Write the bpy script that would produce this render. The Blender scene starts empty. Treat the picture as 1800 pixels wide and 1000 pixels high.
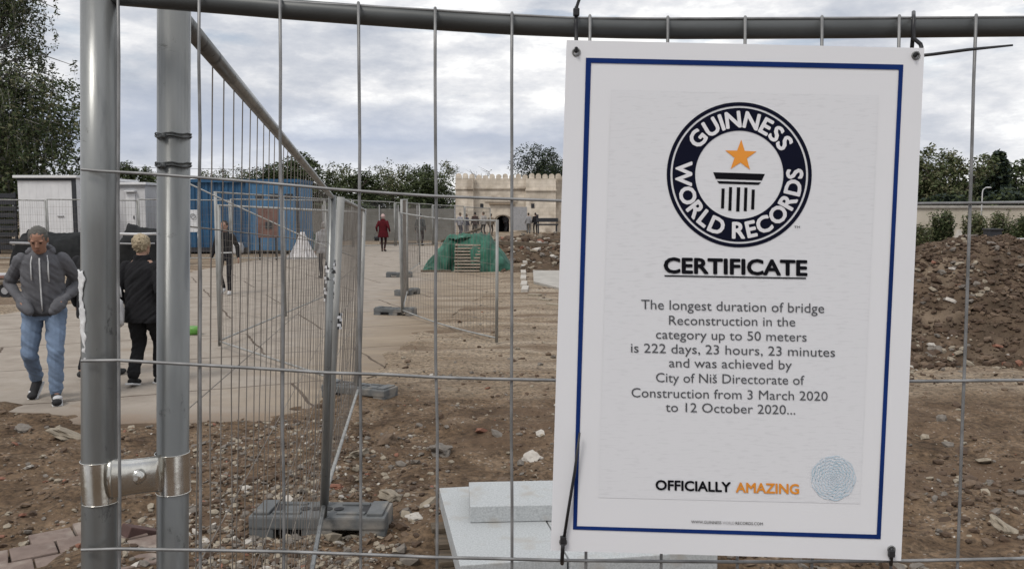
import bpy, bmesh, math, random
from mathutils import Vector, Matrix, noise
R = math.radians
scene = bpy.context.scene
col = scene.collection

# ------------------------------------------------------------------ camera
F = 1500.0                       # focal length in pixels of the 1800 px wide photograph
CAM_Z = 1.8
PITCH = math.atan((500 - 372) / F)
cam_d = bpy.data.cameras.new('camera')
cam_d.sensor_fit = 'HORIZONTAL'; cam_d.sensor_width = 36.0; cam_d.lens = 36.0 * F / 1800
cam_d.clip_start = 0.05; cam_d.clip_end = 6000
cam = bpy.data.objects.new('camera', cam_d); col.objects.link(cam)
cam.location = (0, 0, CAM_Z); cam.rotation_euler = (math.pi / 2 - PITCH, 0, 0)
scene.camera = cam

# ------------------------------------------------------------------ sky and sun
SUN_EL, SUN_AZ = R(52), R(215)    # azimuth clockwise from +Y: behind and to the left of the camera
world = bpy.data.worlds.new('World'); scene.world = world; world.use_nodes = True
nt = world.node_tree; nt.nodes.clear()
def N(t, **k):
    n = nt.nodes.new(t)
    for a, b in k.items(): setattr(n, a, b)
    return n
def L(a, b): nt.links.new(a, b)
def wmath(op, a, b=None, clamp=False):
    n = N('ShaderNodeMath', operation=op); n.use_clamp = clamp
    for i, v in enumerate((a, b)):
        if v is None: continue
        if isinstance(v, (int, float)): n.inputs[i].default_value = v
        else: L(v, n.inputs[i])
    return n.outputs[0]
def wmix(f, a, b):
    n = N('ShaderNodeMix', data_type='RGBA')
    for i, v in ((0, f), (6, a), (7, b)):
        if isinstance(v, (int, float)): n.inputs[i].default_value = v
        elif isinstance(v, tuple): n.inputs[i].default_value = (*v, 1)
        else: L(v, n.inputs[i])
    return n.outputs[2]
def wramp(f, stops):
    n = N('ShaderNodeValToRGB'); e = n.color_ramp.elements
    while len(e) < len(stops): e.new(0.5)
    for i, (p, c) in enumerate(stops):
        e[i].position = p; e[i].color = (*c, 1)
    L(f, n.inputs[0]); return n.outputs[0]
sky = N('ShaderNodeTexSky', sky_type='NISHITA'); sky.sun_disc = False
sky.sun_elevation = SUN_EL; sky.sun_rotation = SUN_AZ
tc = N('ShaderNodeTexCoord')
sep = N('ShaderNodeSeparateXYZ'); L(tc.outputs['Generated'], sep.inputs[0])
Z = sep.outputs[2]
def wnoise(sx, sz, scale, detail, rough=0.55, off=(0, 0, 0)):
    m = N('ShaderNodeMapping'); m.inputs['Scale'].default_value = (sx, sx, sz); m.inputs['Location'].default_value = off
    L(tc.outputs['Generated'], m.inputs[0])
    n = N('ShaderNodeTexNoise'); n.inputs['Scale'].default_value = scale; n.inputs['Detail'].default_value = detail
    n.inputs['Roughness'].default_value = rough; L(m.outputs[0], n.inputs['Vector']); return n.outputs[0]
n_big = wnoise(1, 2.3, 3.1, 8, 0.60, (3.1, 0.4, 1.7))
n_mid = wnoise(1, 3.2, 7.5, 7, 0.62, (0.3, 2.2, 0.9))
n_hole = wnoise(1, 5.0, 5.0, 6, 0.55, (7.7, 1.2, 0.3))
bright = wmath('ADD', wmath('MULTIPLY', n_big, 0.62), wmath('MULTIPLY', n_mid, 0.38))
# a darker, bluish bank of cloud low over the horizon
zw = wmath('ADD', Z, wmath('MULTIPLY', wmath('SUBTRACT', n_big, 0.5), 0.10))
bank = wmath('SUBTRACT', 1.0, wmath('MULTIPLY', wmath('ABSOLUTE', wmath('SUBTRACT', zw, 0.085)), 22.0), clamp=True)
bank = wmath('MULTIPLY', bank, wramp(wmath('ADD', sep.outputs[0], 0.6), [(0.0, (0.6,)*3), (0.45, (1,)*3), (0.78, (0.15,)*3), (1, (0.1,)*3)]))
cloud = wramp(bright, [(0.38, (4.7, 5.1, 5.9)), (0.455, (6.4, 6.65, 7.2)), (0.52, (8.7, 8.75, 8.95)), (0.57, (11.6, 11.6, 11.4))])
cloud = wmix(wmath('MULTIPLY', bank, 0.92), cloud, (4.4, 5.0, 6.3))
zen = N('ShaderNodeMapRange'); zen.inputs[1].default_value = 0.25; zen.inputs[2].default_value = 0.9
zen.inputs[3].default_value = 1.0; zen.inputs[4].default_value = 1.3; L(Z, zen.inputs[0])
vm = N('ShaderNodeVectorMath', operation='SCALE'); L(cloud, vm.inputs[0]); L(zen.outputs[0], vm.inputs['Scale'])
hole = wramp(n_hole, [(0.55, (0.0,)*3), (0.64, (0.6,)*3)])
hole = wmath('MULTIPLY', hole, wramp(Z, [(0.1, (0,)*3), (0.22, (1,)*3)]))
final = wmix(hole, vm.outputs[0], sky.outputs[0])
bg = N('ShaderNodeBackground'); bg.inputs['Strength'].default_value = 0.085
L(final, bg.inputs[0]); wo = N('ShaderNodeOutputWorld'); L(bg.outputs[0], wo.inputs[0])

sun_d = bpy.data.lights.new('sun', 'SUN'); sun_d.energy = 1.5; sun_d.angle = R(16); sun_d.color = (1, 0.95, 0.88)
sun = bpy.data.objects.new('sun', sun_d); col.objects.link(sun)
sd = Vector((math.sin(SUN_AZ) * math.cos(SUN_EL), math.cos(SUN_AZ) * math.cos(SUN_EL), math.sin(SUN_EL)))
sun.rotation_euler = (-sd).to_track_quat('-Z', 'Y').to_euler()
scene.view_settings.view_transform = 'Standard'; scene.view_settings.look = 'None'
scene.view_settings.exposure = 0.26; scene.view_settings.gamma = 1.0
try: scene.view_settings.use_curve_mapping = False
except Exception: pass
scene.cycles.max_bounces = 6

# ------------------------------------------------------------------ helpers
CP, SP = math.cos(PITCH), math.sin(PITCH)
def ray(px, py):
    a = (px - 900) / F; b = (500 - py) / F
    return Vector((a, CP + b * SP, -SP + b * CP))
def P(px, py, y):                 # photograph pixel -> world point in the upright plane at distance y
    d = ray(px, py); return Vector((0, 0, CAM_Z)) + d * (y / d.y)
def G(px, py, z=0.0):             # photograph pixel -> world point on the level z
    d = ray(px, py); return Vector((0, 0, CAM_Z)) + d * ((z - CAM_Z) / d.z)

class MB:
    def __init__(s): s.v = []; s.f = []; s.mi = []; s.m = 0; s.sm = []
    def add(s, verts, faces, smooth=False):
        o = len(s.v); s.v += [tuple(v) for v in verts]
        for f in faces: s.f.append([i + o for i in f]); s.mi.append(s.m); s.sm.append(smooth)
    def box(s, c, size, rot=None, smooth=False):
        hx, hy, hz = size[0] / 2, size[1] / 2, size[2] / 2
        vs = [Vector((x, y, z)) for x in (-hx, hx) for y in (-hy, hy) for z in (-hz, hz)]
        if rot is not None: vs = [rot @ v for v in vs]
        c = Vector(c)
        s.add([v + c for v in vs], [(0, 1, 3, 2), (4, 6, 7, 5), (0, 4, 5, 1), (2, 3, 7, 6), (0, 2, 6, 4), (1, 5, 7, 3)])
    def bbox(s, c, size, rot=None, b=0.01):     # box with chamfered edges
        bm = bmesh.new(); bmesh.ops.create_cube(bm, size=1)
        bmesh.ops.scale(bm, vec=size, verts=bm.verts)
        bmesh.ops.bevel(bm, geom=list(bm.edges), offset=b, segments=2, affect='EDGES', profile=0.6)
        M = (rot.to_4x4() if rot is not None else Matrix()); M = Matrix.Translation(c) @ M
        bm.transform(M); s.bm(bm); bm.free()
    def bm(s, bm, smooth=False):
        bm.verts.index_update()
        s.add([v.co for v in bm.verts], [[v.index for v in f.verts] for f in bm.faces], smooth)
    def tube(s, path, r, n=8, caps=True, smooth=True):
        path = [Vector(p) for p in path]; k = len(path)
        rs = r if isinstance(r, (list, tuple)) else [r] * k
        t0 = (path[1] - path[0]).normalized()
        up = Vector((0, 0, 1)) if abs(t0.z) < 0.9 else Vector((1, 0, 0))
        u = t0.cross(up).normalized(); vs = []
        for i, p in enumerate(path):
            t = ((path[min(i + 1, k - 1)] - p).normalized() + (p - path[max(i - 1, 0)]).normalized())
            t = t.normalized() if t.length > 1e-6 else t0
            u = (u - t * u.dot(t)).normalized(); w = t.cross(u)
            for j in range(n):
                a = 2 * math.pi * j / n; vs.append(p + (u * math.cos(a) + w * math.sin(a)) * rs[i])
        fs = [(i * n + j, i * n + (j + 1) % n, (i + 1) * n + (j + 1) % n, (i + 1) * n + j) for i in range(k - 1) for j in range(n)]
        s.add(vs, fs, smooth)
        if caps:
            o = len(s.v) - k * n
            s.f.append([o + j for j in range(n)][::-1]); s.mi.append(s.m); s.sm.append(False)
            s.f.append([o + (k - 1) * n + j for j in range(n)]); s.mi.append(s.m); s.sm.append(False)
    def loft(s, rings, smooth=True, caps=True):
        n = len(rings[0]); k = len(rings)
        vs = [v for r in rings for v in r]
        fs = [(i * n + j, i * n + (j + 1) % n, (i + 1) * n + (j + 1) % n, (i + 1) * n + j) for i in range(k - 1) for j in range(n)]
        if caps: fs += [tuple(range(n))[::-1], tuple((k - 1) * n + j for j in range(n))]
        s.add(vs, fs, smooth)
    def ell(s, c, r, rot=None, seg=14, rings=9, smooth=True):
        c = Vector(c); rr = []
        for i in range(rings + 1):
            ph = math.pi * (i + 0.02) / (rings + 0.04) if True else 0
            z = -math.cos(ph); q = math.sin(ph); ring = []
            for j in range(seg):
                a = 2 * math.pi * j / seg; v = Vector((r[0] * q * math.cos(a), r[1] * q * math.sin(a), r[2] * z))
                if rot is not None: v = rot @ v
                ring.append(c + v)
            rr.append(ring)
        s.loft(rr, smooth)
    def limb(s, a, ra, b, rb, n=12):
        a, b = Vector(a), Vector(b)
        s.tube([a, a.lerp(b, 0.5), b], [ra, (ra + rb) / 2, rb], n)
        s.ell(a, (ra,) * 3, seg=n, rings=7); s.ell(b, (rb,) * 3, seg=n, rings=7)
    def prism(s, pts, y0, y1):                  # outline in x,z pushed from y0 to y1
        n = len(pts)
        vs = [(x, y0, z) for x, z in pts] + [(x, y1, z) for x, z in pts]
        fs = [tuple(range(n)), tuple(range(2 * n - 1, n - 1, -1))] + [(i, n + i, n + (i + 1) % n, (i + 1) % n) for i in range(n)]
        s.add(vs, fs)
    def stone(s, c, r, rnd, sub=1, flat=1.0, rough=0.35):
        bm = bmesh.new(); bmesh.ops.create_icosphere(bm, subdivisions=sub, radius=1)
        ax = [r * rnd.uniform(0.7, 1.3), r * rnd.uniform(0.6, 1.1), r * rnd.uniform(0.5, 0.85) * flat]
        q = Matrix.Rotation(rnd.uniform(0, 6.3), 3, 'Z') @ Matrix.Rotation(rnd.uniform(-.5, .5), 3, 'X') @ Matrix.Rotation(rnd.uniform(-.5, .5), 3, 'Y')
        o = Vector((rnd.random() * 50, rnd.random() * 50, 0))
        for v in bm.verts:
            d = v.co.copy(); k = 1 + rough * noise.noise(d * 1.3 + o) + rough * 0.5 * noise.noise(d * 3.1 + o)
            d = Vector((max(-.75, min(.75, d.x)), max(-.75, min(.75, d.y)), max(-.75, min(.75, d.z)))) * 1.25
            v.co = q @ Vector((d.x * ax[0], d.y * ax[1], d.z * ax[2])) * k + Vector(c)
        s.bm(bm); bm.free()
    def build(s, name, mats, parent=None, local=False):
        me = bpy.data.meshes.new(name)
        off = Vector((0, 0, 0))
        if parent is not None and not local:
            p = parent
            while p is not None: off = off + p.location; p = p.parent
        me.from_pydata([Vector(v) - off for v in s.v], [], s.f)
        for m in (mats if isinstance(mats, (list, tuple)) else [mats]): me.materials.append(m)
        me.polygons.foreach_set('material_index', s.mi); me.polygons.foreach_set('use_smooth', s.sm)
        me.update()
        o = bpy.data.objects.new(name, me); col.objects.link(o)
        if parent is not None: o.parent = parent
        return o
def tag(o, label=None, cat=None, group=None, kind=None):
    if label: o['label'] = label
    if cat: o['category'] = cat
    if group: o['group'] = group
    if kind: o['kind'] = kind
    return o
def thing(name, label, cat, loc=(0, 0, 0), group=None, rz=0):
    o = bpy.data.objects.new(name, None); col.objects.link(o); o.location = loc; o.rotation_euler = (0, 0, rz)
    o.empty_display_size = 0.1
    return tag(o, label, cat, group)
def copy_tree(o, parent=None):
    c = o.copy(); col.objects.link(c)
    if parent is not None: c.parent = parent
    for ch in list(o.children): copy_tree(ch, c)
    return c

# ------------------------------------------------------------------ materials
def mat(name, c1, c2=None, rough=0.8, metal=0.0, scale=8.0, detail=6, bump=0.0, bscale=None, stretch=(1, 1, 1), lo=0.35, hi=0.65, c3=None, s3=2.0, f3=0.6, spec=0.4):
    m = bpy.data.materials.new(name); m.use_nodes = True; t = m.node_tree; b = t.nodes['Principled BSDF']
    b.inputs['Roughness'].default_value = rough; b.inputs['Metallic'].default_value = metal
    b.inputs['Specular IOR Level'].default_value = spec
    if c2 is None: c2 = tuple(x * 0.82 for x in c1)
    co = t.nodes.new('ShaderNodeTexCoord'); mp = t.nodes.new('ShaderNodeMapping'); mp.inputs['Scale'].default_value = stretch
    t.links.new(co.outputs['Object'], mp.inputs[0])
    def nz(s, d=detail):
        n = t.nodes.new('ShaderNodeTexNoise'); n.inputs['Scale'].default_value = s; n.inputs['Detail'].default_value = d
        t.links.new(mp.outputs[0], n.inputs['Vector']); return n.outputs[0]
    def rp(f, a, b_, p, q):
        r = t.nodes.new('ShaderNodeValToRGB'); e = r.color_ramp.elements
        e[0].position = p; e[0].color = (*a, 1); e[1].position = q; e[1].color = (*b_, 1); t.links.new(f, r.inputs[0]); return r.outputs[0]
    n1 = nz(scale); c = rp(n1, c1, c2, lo, hi)
    if c3 is not None:
        n2 = nz(s3); fac = rp(n2, (0, 0, 0), (1, 1, 1), f3 - 0.06, f3 + 0.08)
        mx = t.nodes.new('ShaderNodeMix'); mx.data_type = 'RGBA'
        t.links.new(fac, mx.inputs[0]); t.links.new(c, mx.inputs[6]); mx.inputs[7].default_value = (*c3, 1); c = mx.outputs[2]
    t.links.new(c, b.inputs['Base Color'])
    if bump:
        bp = t.nodes.new('ShaderNodeBump'); bp.inputs['Strength'].default_value = 0.9; bp.inputs['Distance'].default_value = bump
        t.links.new(nz(bscale or scale * 4), bp.inputs['Height']); t.links.new(bp.outputs[0], b.inputs['Normal'])
    return m
def leafmat(name, c1, c2):
    m = mat(name, c1, c2, rough=0.65, scale=1.2, detail=4, spec=0.25)
    return m
M = {}
M['galv'] = mat('galvanised_steel', (0.235, 0.24, 0.235), (0.155, 0.16, 0.158), rough=0.38, metal=0.5, scale=22, bump=0.0006, bscale=60, stretch=(1, 1, .18), c3=(.10, .105, .11), s3=30, f3=.64)
M['galv_far'] = mat('dull_galvanised_steel', (0.30, 0.30, 0.29), (0.22, 0.22, 0.21), rough=.55, metal=.15, scale=12, stretch=(1, 1, .3), c3=(.16, .155, .145), s3=9, f3=.6)
def scuffs(m):
    t = m.node_tree; b = t.nodes['Principled BSDF']; src = b.inputs['Base Color'].links[0].from_socket
    co = t.nodes.new('ShaderNodeTexCoord'); facs = []
    for sc, lo_, st in ((9, .655, (1, 1, 3.2)), (26, .66, (1, 1, .5))):
        mp = t.nodes.new('ShaderNodeMapping'); mp.inputs['Scale'].default_value = st; t.links.new(co.outputs['Object'], mp.inputs[0])
        n = t.nodes.new('ShaderNodeTexNoise'); n.inputs['Scale'].default_value = sc; n.inputs['Detail'].default_value = 9; n.inputs['Roughness'].default_value = .7; t.links.new(mp.outputs[0], n.inputs['Vector'])
        r = t.nodes.new('ShaderNodeMapRange'); r.inputs[1].default_value = lo_ - .03; r.inputs[2].default_value = lo_ + .03; t.links.new(n.outputs[0], r.inputs[0]); facs.append(r.outputs[0])
    mx = t.nodes.new('ShaderNodeMath'); mx.operation = 'MAXIMUM'; t.links.new(facs[0], mx.inputs[0]); t.links.new(facs[1], mx.inputs[1])
    mm = t.nodes.new('ShaderNodeMix'); mm.data_type = 'RGBA'; sc_ = t.nodes.new('ShaderNodeMath'); sc_.operation = 'MULTIPLY'; sc_.inputs[1].default_value = .75; t.links.new(mx.outputs[0], sc_.inputs[0])
    t.links.new(sc_.outputs[0], mm.inputs[0]); t.links.new(src, mm.inputs[6]); mm.inputs[7].default_value = (.06, .06, .058, 1); t.links.new(mm.outputs[2], b.inputs['Base Color'])
    rr = t.nodes.new('ShaderNodeMapRange'); rr.inputs[3].default_value = .34; rr.inputs[4].default_value = .7; t.links.new(mx.outputs[0], rr.inputs[0]); t.links.new(rr.outputs[0], b.inputs['Roughness'])
scuffs(M['galv'])
M['galv_dark'] = mat('shade_darkened_steel', (0.09, 0.094, 0.094), (0.055, 0.058, 0.058), rough=0.42, metal=0.4, scale=20, stretch=(.3, 1, 1))  # colour darkened for the shaded underside of the front rail; wire ties share it
M['wire'] = mat('galvanised_wire', (0.26, 0.26, 0.26), (0.15, 0.15, 0.15), rough=0.5, metal=0.4, scale=30)
M['wire_far'] = mat('dull_wire', (0.19, 0.17, 0.15), (0.12, 0.105, 0.09), rough=0.7, scale=6)
M['zinc'] = mat('zinc_plated_clamp', (0.66, 0.65, 0.62), (0.50, 0.48, 0.43), rough=0.2, metal=0.95, scale=18, bump=0.0008, bscale=30)
M['dirt'] = None
M['black_plastic'] = mat('black_plastic', (0.012, 0.012, 0.014), (0.02, 0.02, 0.022), rough=0.45)
M['foot'] = mat('recycled_grey_plastic', (0.115, 0.12, 0.122), (0.075, 0.08, 0.082), rough=0.7, scale=9, bump=0.003, bscale=40, c3=(.2, .185, .165), s3=5, f3=.6)
M['foot_dark'] = mat('recess_shade_plastic', (0.03, 0.03, 0.032), rough=0.8)  # shade of the foot's holes put into the colour of solid discs and bars
M['granite'] = mat('pale_granite', (0.42, 0.435, 0.44), (0.31, 0.325, 0.33), rough=0.75, scale=120, bump=0.001, bscale=160, c3=(.33, .32, .30), s3=7, f3=.62)
M['timber_old'] = mat('old_pallet_timber', (0.13, 0.10, 0.07), (0.07, 0.055, 0.04), rough=0.85, scale=6, stretch=(1, 8, 8), bump=0.003)
M['plank'] = mat('weathered_plank', (0.25, 0.2, 0.155), (0.16, 0.125, 0.1), rough=0.85, scale=5, stretch=(1, 8, 8), bump=0.003)
M['paver'] = mat('dusty_reddish_paver', (0.185, 0.14, 0.118), (0.13, 0.095, 0.08), rough=0.9, scale=10, bump=0.003, bscale=60, c3=(.24, .2, .17), s3=6, f3=.55)
M['tarp_black'] = mat('black_tarpaulin', (0.012, 0.013, 0.014), (0.022, 0.023, 0.024), rough=0.75, scale=3, bump=0.03, bscale=5, spec=.12)
M['tarp_green'] = mat('green_tarpaulin', (0.018, 0.105, 0.066), (0.015, 0.062, 0.042), rough=0.65, scale=3, bump=0.05, bscale=4, c3=(.05, .16, .115), s3=2, f3=.58)
M['white'] = mat('white_panel', (0.62, 0.62, 0.63), (0.56, 0.56, 0.57), rough=0.6, scale=3)
M['offwhite'] = mat('grey_white_panel', (0.52, 0.52, 0.53), (0.46, 0.46, 0.47), rough=0.6, scale=3)
M['grey'] = mat('grey_panel', (0.3, 0.3, 0.31), rough=0.7)
M['dark'] = mat('dark_trim', (0.022, 0.024, 0.03), rough=0.6)
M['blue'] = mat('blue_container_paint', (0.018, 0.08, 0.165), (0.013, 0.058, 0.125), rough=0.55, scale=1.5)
M['blue_pale'] = mat('pale_blue_paint', (0.055, 0.15, 0.27), (0.04, 0.12, 0.22), rough=0.6, scale=2)  # lighter blue for the container's end wall
M['rust'] = mat('rust_brown_board', (0.19, 0.10, 0.08), (0.12, 0.06, 0.05), rough=0.8, scale=3)
M['concrete'] = mat('rough_concrete', (0.36, 0.34, 0.31), (0.28, 0.265, 0.24), rough=0.9, scale=3, bump=0.004)
M['rope'] = mat('pale_rope', (0.5, 0.5, 0.48), rough=0.8)
M['bark'] = mat('bark', (0.085, 0.07, 0.055), (0.045, 0.037, 0.03), rough=0.95, scale=5, bump=0.02)
M['bark_pale'] = mat('pale_birch_bark', (0.30, 0.29, 0.27), (0.09, 0.085, 0.08), rough=0.9, scale=3, stretch=(1, 1, 3))
M['leaf1'] = leafmat('dark_leaves', (0.024, 0.036, 0.014), (0.038, 0.052, 0.020))
M['leaf2'] = leafmat('green_leaves', (0.050, 0.068, 0.026), (0.07, 0.086, 0.034))
M['leaf3'] = leafmat('olive_leaves', (0.11, 0.112, 0.058), (0.13, 0.125, 0.07))
M['leaf4'] = leafmat('grey_green_leaves', (0.11, 0.115, 0.075), (0.13, 0.13, 0.085))
M['needle'] = leafmat('dark_needles', (0.012, 0.022, 0.018), (0.02, 0.032, 0.024))
M['soil1'] = mat('soil_clod', (0.085, 0.055, 0.036), (0.055, 0.036, 0.024), rough=0.95)
M['st_a'] = mat('pale_rubble', (0.28, 0.24, 0.185), (0.20, 0.17, 0.13), rough=0.9, scale=30)
M['st_b'] = mat('grey_rubble', (0.165, 0.145, 0.125), (0.115, 0.10, 0.085), rough=0.9, scale=30)
M['st_c'] = mat('brown_rubble', (0.14, 0.098, 0.066), (0.095, 0.066, 0.045), rough=0.95, scale=30)
M['st_d'] = mat('brick_rubble', (0.22, 0.10, 0.065), (0.16, 0.075, 0.05), rough=0.9, scale=30)
M['st_e'] = mat('white_rubble', (0.42, 0.39, 0.35), rough=0.9, scale=30)
STONES = [M['st_a'], M['st_b'], M['st_c'], M['st_d'], M['st_e'], M['soil1']]

def node_ground(name, kind):
    m = bpy.data.materials.new(name); m.use_nodes = True; t = m.node_tree; b = t.nodes['Principled BSDF']
    b.inputs['Roughness'].default_value = 0.95; b.inputs['Specular IOR Level'].default_value = 0.15
    co = t.nodes.new('ShaderNodeTexCoord'); O = co.outputs['Object']
    def mp(sc, rot=0, loc=(0, 0, 0)):
        n = t.nodes.new('ShaderNodeMapping'); n.inputs['Scale'].default_value = sc; n.inputs['Rotation'].default_value = (0, 0, rot); n.inputs['Location'].default_value = loc
        t.links.new(O, n.inputs[0]); return n.outputs[0]
    def nz(v, s, d=8, r=0.6):
        n = t.nodes.new('ShaderNodeTexNoise'); n.inputs['Scale'].default_value = s; n.inputs['Detail'].default_value = d; n.inputs['Roughness'].default_value = r
        t.links.new(v, n.inputs['Vector']); return n.outputs[0]
    def rp(f, stops):
        r = t.nodes.new('ShaderNodeValToRGB'); e = r.color_ramp.elements
        while len(e) < len(stops): e.new(0.5)
        for i, (p, c) in enumerate(stops): e[i].position = p; e[i].color = (*c, 1)
        t.links.new(f, r.inputs[0]); return r.outputs[0]
    def mix(f, a, b_):
        n = t.nodes.new('ShaderNodeMix'); n.data_type = 'RGBA'
        for i, v in ((0, f), (6, a), (7, b_)):
            if isinstance(v, (int, float)): n.inputs[i].default_value = v
            elif isinstance(v, tuple): n.inputs[i].default_value = (*v, 1)
            else: t.links.new(v, n.inputs[i])
        return n.outputs[2]
    def ma(op, a, b_, clamp=False):
        n = t.nodes.new('ShaderNodeMath'); n.operation = op; n.use_clamp = clamp
        for i, v in enumerate((a, b_)):
            if isinstance(v, (int, float)): n.inputs[i].default_value = v
            else: t.links.new(v, n.inputs[i])
        return n.outputs[0]
    sp = t.nodes.new('ShaderNodeSeparateXYZ'); t.links.new(O, sp.inputs[0])
    v1 = mp((1, 1, 1)); big = nz(v1, 0.55, 6); mid = nz(v1, 2.6, 8, .65); fine = nz(v1, 24, 8, .7); strk = nz(mp((.35, 2.2, 1), .12), 1.1, 7, .6)
    if kind == 'dirt':
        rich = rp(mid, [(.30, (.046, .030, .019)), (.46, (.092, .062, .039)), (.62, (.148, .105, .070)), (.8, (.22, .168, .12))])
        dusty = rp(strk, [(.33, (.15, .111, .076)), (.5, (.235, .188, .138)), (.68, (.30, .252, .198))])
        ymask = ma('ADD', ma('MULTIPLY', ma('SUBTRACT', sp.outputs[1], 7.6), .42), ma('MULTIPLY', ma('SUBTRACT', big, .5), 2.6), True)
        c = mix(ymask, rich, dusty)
        grit = rp(fine, [(.36, (.42, .42, .42)), (.5, (1, 1, 1)), (.66, (1.5, 1.45, 1.38))])
        n = t.nodes.new('ShaderNodeMix'); n.data_type = 'RGBA'; n.blend_type = 'MULTIPLY'; n.inputs[0].default_value = 1
        t.links.new(c, n.inputs[6]); t.links.new(grit, n.inputs[7]); c = n.outputs[2]
        vo = t.nodes.new('ShaderNodeTexVoronoi'); vo.inputs['Scale'].default_value = 26; vo.inputs['Randomness'].default_value = 1; t.links.new(v1, vo.inputs['Vector'])
        peb = ma('LESS_THAN', vo.outputs['Distance'], ma('MULTIPLY', ma('SUBTRACT', mid, .36), 1.1))
        st2 = rp(nz(mp((.22, 1.3, 1), .1, (3, 5, 0)), 1.0, 6), [(.50, (0, 0, 0)), (.60, (1, 1, 1))])
        c = mix(ma('MULTIPLY', st2, .75), c, (.105, .070, .046))
        c = mix(ma('MULTIPLY', peb, ma('SUBTRACT', .6, ma('MULTIPLY', ymask, .35))), c, rp(vo.outputs['Color'], [(.2, (.15, .11, .08)), (.55, (.27, .23, .19)), (.9, (.38, .34, .30))]))
        h = ma('ADD', ma('MULTIPLY', fine, .6), ma('MULTIPLY', ma('SUBTRACT', 1, vo.outputs['Distance']), .5)); dist = 0.02
    else:
        c = rp(mid, [(.32, (.225, .193, .162)), (.5, (.275, .24, .203)), (.68, (.315, .28, .242))])
        # dust and soil tracked over the slabs, thicker towards the dug-up side
        xm = ma('ADD', ma('MULTIPLY', ma('ADD', sp.outputs[0], 3.0), .75), ma('MULTIPLY', ma('SUBTRACT', strk, .5), 2.6), True)
        c = mix(xm, c, rp(strk, [(.33, (.15, .111, .076)), (.5, (.235, .188, .138)), (.68, (.30, .252, .198))]))
        ed = ma('ADD', ma('MULTIPLY', ma('SUBTRACT', 7.72, sp.outputs[1]), 1.6), ma('MULTIPLY', ma('SUBTRACT', mid, .5), 2.4), True)
        c = mix(ma('MULTIPLY', ed, .85), c, rp(mid, [(.3, (.10, .068, .046)), (.5, (.15, .105, .073)), (.7, (.21, .155, .11))]))
        spots = rp(nz(v1, 1.3, 5), [(.60, (0, 0, 0)), (.70, (1, 1, 1))])
        c = mix(ma('MULTIPLY', spots, .65), c, (.20, .155, .115))
        br = t.nodes.new('ShaderNodeTexBrick'); br.offset = 0.37; br.inputs['Scale'].default_value = 1
        br.inputs['Brick Width'].default_value = 3.1; br.inputs['Row Height'].default_value = 2.0; br.inputs['Mortar Size'].default_value = .020; br.inputs['Mortar Smooth'].default_value = .3
        wv = t.nodes.new('ShaderNodeVectorMath'); wv.operation = 'ADD'
        nn = t.nodes.new('ShaderNodeTexNoise'); nn.inputs['Scale'].default_value = 2.2; t.links.new(v1, nn.inputs['Vector'])
        sc = t.nodes.new('ShaderNodeVectorMath'); sc.operation = 'SCALE'; sc.inputs['Scale'].default_value = .10; t.links.new(nn.outputs['Color'], sc.inputs[0])
        t.links.new(mp((1, 1, 1), -.42, (0.4, .9, 0)), wv.inputs[0]); t.links.new(sc.outputs[0], wv.inputs[1]); t.links.new(wv.outputs[0], br.inputs['Vector'])
        c = mix(ma('MULTIPLY', br.outputs['Fac'], ma('MULTIPLY', nz(v1, 1.7, 4), 1.9), True), c, (.085, .065, .05))
        h = fine; dist = 0.004
    t.links.new(c, b.inputs['Base Color'])
    bp = t.nodes.new('ShaderNodeBump'); bp.inputs['Distance'].default_value = dist; bp.inputs['Strength'].default_value = .9
    t.links.new(h, bp.inputs['Height']); t.links.new(bp.outputs[0], b.inputs['Normal'])
    return m
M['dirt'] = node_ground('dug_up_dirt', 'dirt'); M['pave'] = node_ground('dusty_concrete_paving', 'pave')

# ------------------------------------------------------------------ ground and paving
PAVE_PX = [(-700, 690), (-200, 700), (0, 714), (60, 736), (150, 745), (300, 748), (430, 744), (520, 736), (590, 708), (645, 672), (690, 628), (740, 590), (800, 550), (850, 520), (880, 490), (905, 462),
           (860, 448), (760, 432), (620, 430), (520, 445), (340, 476), (140, 528), (0, 553), (-700, 580)]
PAVE = []
for _i in range(len(PAVE_PX)):
    _a, _b = G(*PAVE_PX[_i]).xy, G(*PAVE_PX[(_i + 1) % len(PAVE_PX)]).xy; _n = max(1, min(30, int((_b - _a).length / .22)))
    for _k in range(_n):
        _p = _a.lerp(_b, _k / _n); _q = Vector((_p.x * 1.9, _p.y * 1.9, 0)); PAVE.append(_p + Vector((noise.noise(_q), noise.noise(_q + Vector((9, 9, 0))))) * .12 + Vector((noise.noise(_q * 4), noise.noise(_q * 4 + Vector((5, 2, 0))))) * .05)
PAVE_C = PAVE[::3]
def pave_sd(x, y):
    ins = False; best = 1e9; n = len(PAVE_C)
    for i in range(n):
        ax, ay = PAVE_C[i]; bx, by = PAVE_C[(i + 1) % n]
        if (ay > y) != (by > y) and x < (bx - ax) * (y - ay) / (by - ay) + ax: ins = not ins
        dx, dy = bx - ax, by - ay; u = max(0, min(1, ((x - ax) * dx + (y - ay) * dy) / (dx * dx + dy * dy)))
        d = (x - ax - u * dx) ** 2 + (y - ay - u * dy) ** 2
        if d < best: best = d
    return math.sqrt(best) * (1 if ins else -1)
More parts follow.
